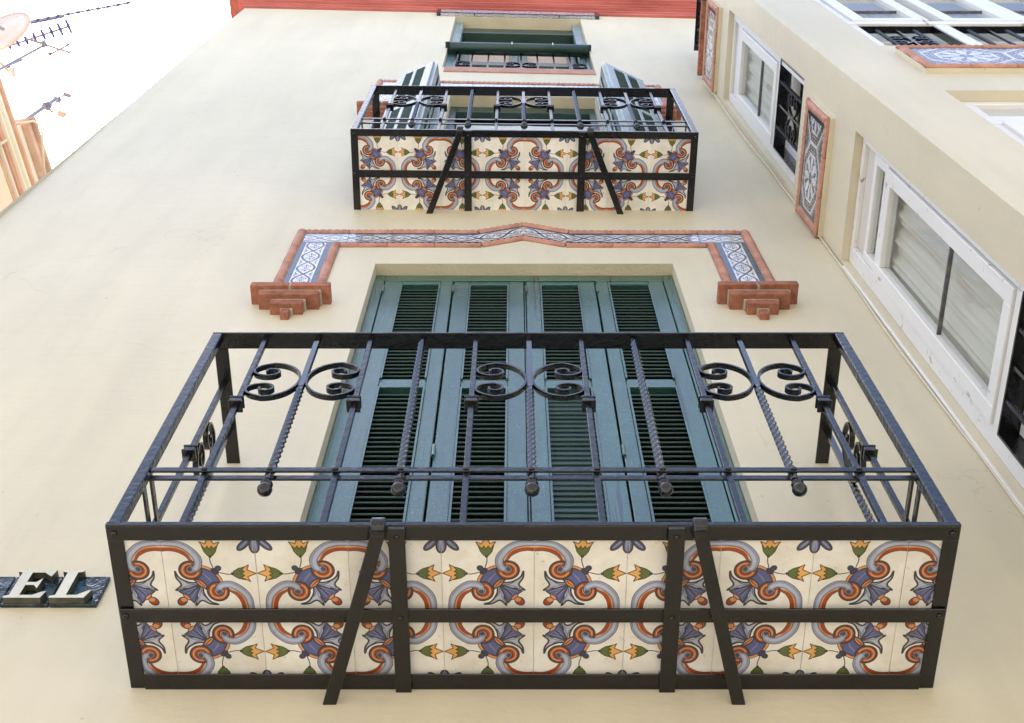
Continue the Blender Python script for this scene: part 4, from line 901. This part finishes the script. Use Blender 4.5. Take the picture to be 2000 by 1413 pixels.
b_ = MB(); b_.tube([on_z(97, 213, 10.6)-I, on_z(104, 219, 10.6)-I, on_z(112, 220, 10.6)-I, on_z(117, 216, 10.6)-I, on_z(117, 211, 10.6)-I], .006); part('bracket', b_, M['dish'], mst)
b_ = MB(); A_ = on_z(113, 221, 10.6)-I; Bq = on_z(127, 226, 10.6)-I; b_.bar(A_, Bq, .045, .03, (0, 0, 1)); part('junction_box', b_, M['orange'], mst, .005); b_ = MB(); b_.bar(on_z(126, 225, 10.6)-I, on_z(128, 227, 10.6)-I, .055, .035, (0, 0, 1)); part('end_cap', b_, M['brown'], mst)
wr = MB(); A_ = on_z(131, 227, 10.6); Bq = Vector((-2.46, -.02, 9.1)); pB = on_y(212, 253, .02); wr.tube([A_.lerp(pB, k/10)+Vector((0, 0, -.03*math.sin(PI*k/10))) for k in range(11)], .0045, 6)
tag(part('wire', wr, M['cable'], None, 0, True), 'thin wire slung from the roof mast to the left edge of the cream wall', 'wire')
# antennas
def yagi(label, p, q, z, n_, elen, edir, mm, t0=0, w_=.008, taper=0):
    A_, Bq = on_z(*p, z), on_z(*q, z); Y_ = empty('antenna', label, 'antenna', A_.lerp(Bq, .5), group='roof antennas'); I = Y_.location.copy()
    part('boom', MB().rod(A_-I, Bq-I, w_*.9), M['aluminium'], Y_)
    for k in range(n_):
        t = t0+(1-t0)*k/(n_-1); c = A_.lerp(Bq, t)-I; L = elen*(1-taper*(1-t)); d = Vector(edir).normalized()*L/2
        part('element', MB().rod(c-d, c+d, w_*1.1), M[mm], Y_); part('clamp', MB().rod(c-d.normalized()*.02, c+d.normalized()*.02, w_*1.35), M['bluealu'], Y_)
    return Y_
dU = on_z(60, 46, 11.5); yagi('long thin antenna reaching farthest right across the sky', (55, 43), (251, 6), 11.5, 11, .05, (.0, .06, 1), 'bluealu', 0, .011)
ed = (on_z(138, 63, 11.5)-on_z(128, 41, 11.5)); yagi('shorter antenna with long slanting rods below the long thin antenna', (10, 93), (134, 52), 11.5, 8, .125, ed, 'bluealu', .07, .011, .55)
br_ = MB(); br_.rod(on_z(60, 45, 11.6), on_z(125, 33, 11.6), .014, r2=.010); tag(part('boom_brace', br_, M['bluealu'], None), 'thick brace tube alongside the long thin antenna', 'antenna brace')
bk_ = empty('antenna_bracket', 'grey crossed bracket arms hanging below the slanting rods of the antenna', 'bracket', on_z(88, 86, 11.4)); I = bk_.location.copy()
b_ = MB(); Pz = lambda u, v: on_z(u, v, 11.4)-I
b_.bar(Pz(52, 76), Pz(80, 85), .018, .018); b_.bar(Pz(86, 87), Pz(136, 103), .016, .016); b_.bar(Pz(97, 107), Pz(134, 88), .018, .018); part('arm', b_, M['aluminium'], bk_)
b_ = MB(); b_.bar(Pz(83, 80), Pz(89, 92), .05, .03); b_.bar(Pz(134, 101), Pz(137, 104), .05, .02); b_.bar(Pz(96, 103), Pz(98, 109), .04, .02); b_.bar(Pz(132, 85), Pz(134, 90), .04, .02); part('clamp', b_, M['aluminium'], bk_)
b_ = MB(); b_.rod(Pz(84, 90), Vector((Pz(84, 90).x, Pz(84, 90).y, -1.3)), .012); part('pole', b_, M['aluminium'], bk_)
# satellite dish
dc = on_z(2, 66, 11.2); ds = empty('satellite_dish', 'pale satellite dish cut by the left edge among the antennas', 'satellite dish', dc)
A1 = (on_z(58, 44, 11.2)-on_z(2, 66, 11.2)); n0 = Vector((.25, -.62, -.74)).normalized()
b_ = MB(); X = A1.normalized(); dn = X.cross(Vector((0, 0, 1))).normalized(); dn = (dn*.28+Vector((0, 0, 1))*.62); dn = (dn-X*dn.dot(X)).normalized(); Yv = dn
nd = X.cross(Yv).normalized(); R_ = A1.length*1.0; k0 = 0; rings = 7; ns = 32; ry = .30
for i in range(rings+1):
    r = i/rings
    for k in range(ns): t = 2*PI*k/ns; b_.v.append(tuple(X*math.cos(t)*r*R_+Yv*math.sin(t)*r*R_+nd*(.10*(1-r*r)*R_)*(1)))
for i in range(rings):
    for k in range(ns): b_.f.append((i*ns+k, i*ns+(k+1) % ns, (i+1)*ns+(k+1) % ns, (i+1)*ns+k))
o = part('reflector', b_, M['dish'], ds, 0, True); md = o.modifiers.new('s', 'SOLIDIFY'); md.thickness = .01
b_ = MB(); b_.tube([Vector((X*math.cos(2*PI*k/40)+Yv*math.sin(2*PI*k/40))*R_) for k in range(41)], .008, 6); part('rim', b_, M['orange'], ds)
b_ = MB(); b_.bar(on_z(-20, 45, 11)-dc, on_z(8, 58, 11)-dc, .022, .022); part('mount_arm', b_, M['aluminium'], ds)
fd = MB(); fd.bar(on_z(-12, 110, 11)-dc, on_z(18, 141, 11)-dc, .02, .02); part('feed_arm', fd, M['orange'], ds)
fd = MB(); fd.rod(on_z(18, 136, 11)-dc, on_z(27, 137, 11)-dc, .022, 10); fd.rod(on_z(24, 140, 11)-dc, on_z(28, 151, 11)-dc, .018, 10); part('feed_horn', fd, M['dish'], ds)
b_ = MB(); b_.rod(on_z(20, 127, 11.4), on_z(43, 117, 11.4), .010); b_.rod(on_z(14, 131, 11.4), on_z(19, 128, 11.4), .016); tag(part('antenna_rod', b_, M['bluealu'], None), 'short blue rod floating above the dish feed, a piece of a further antenna', 'antenna rod')
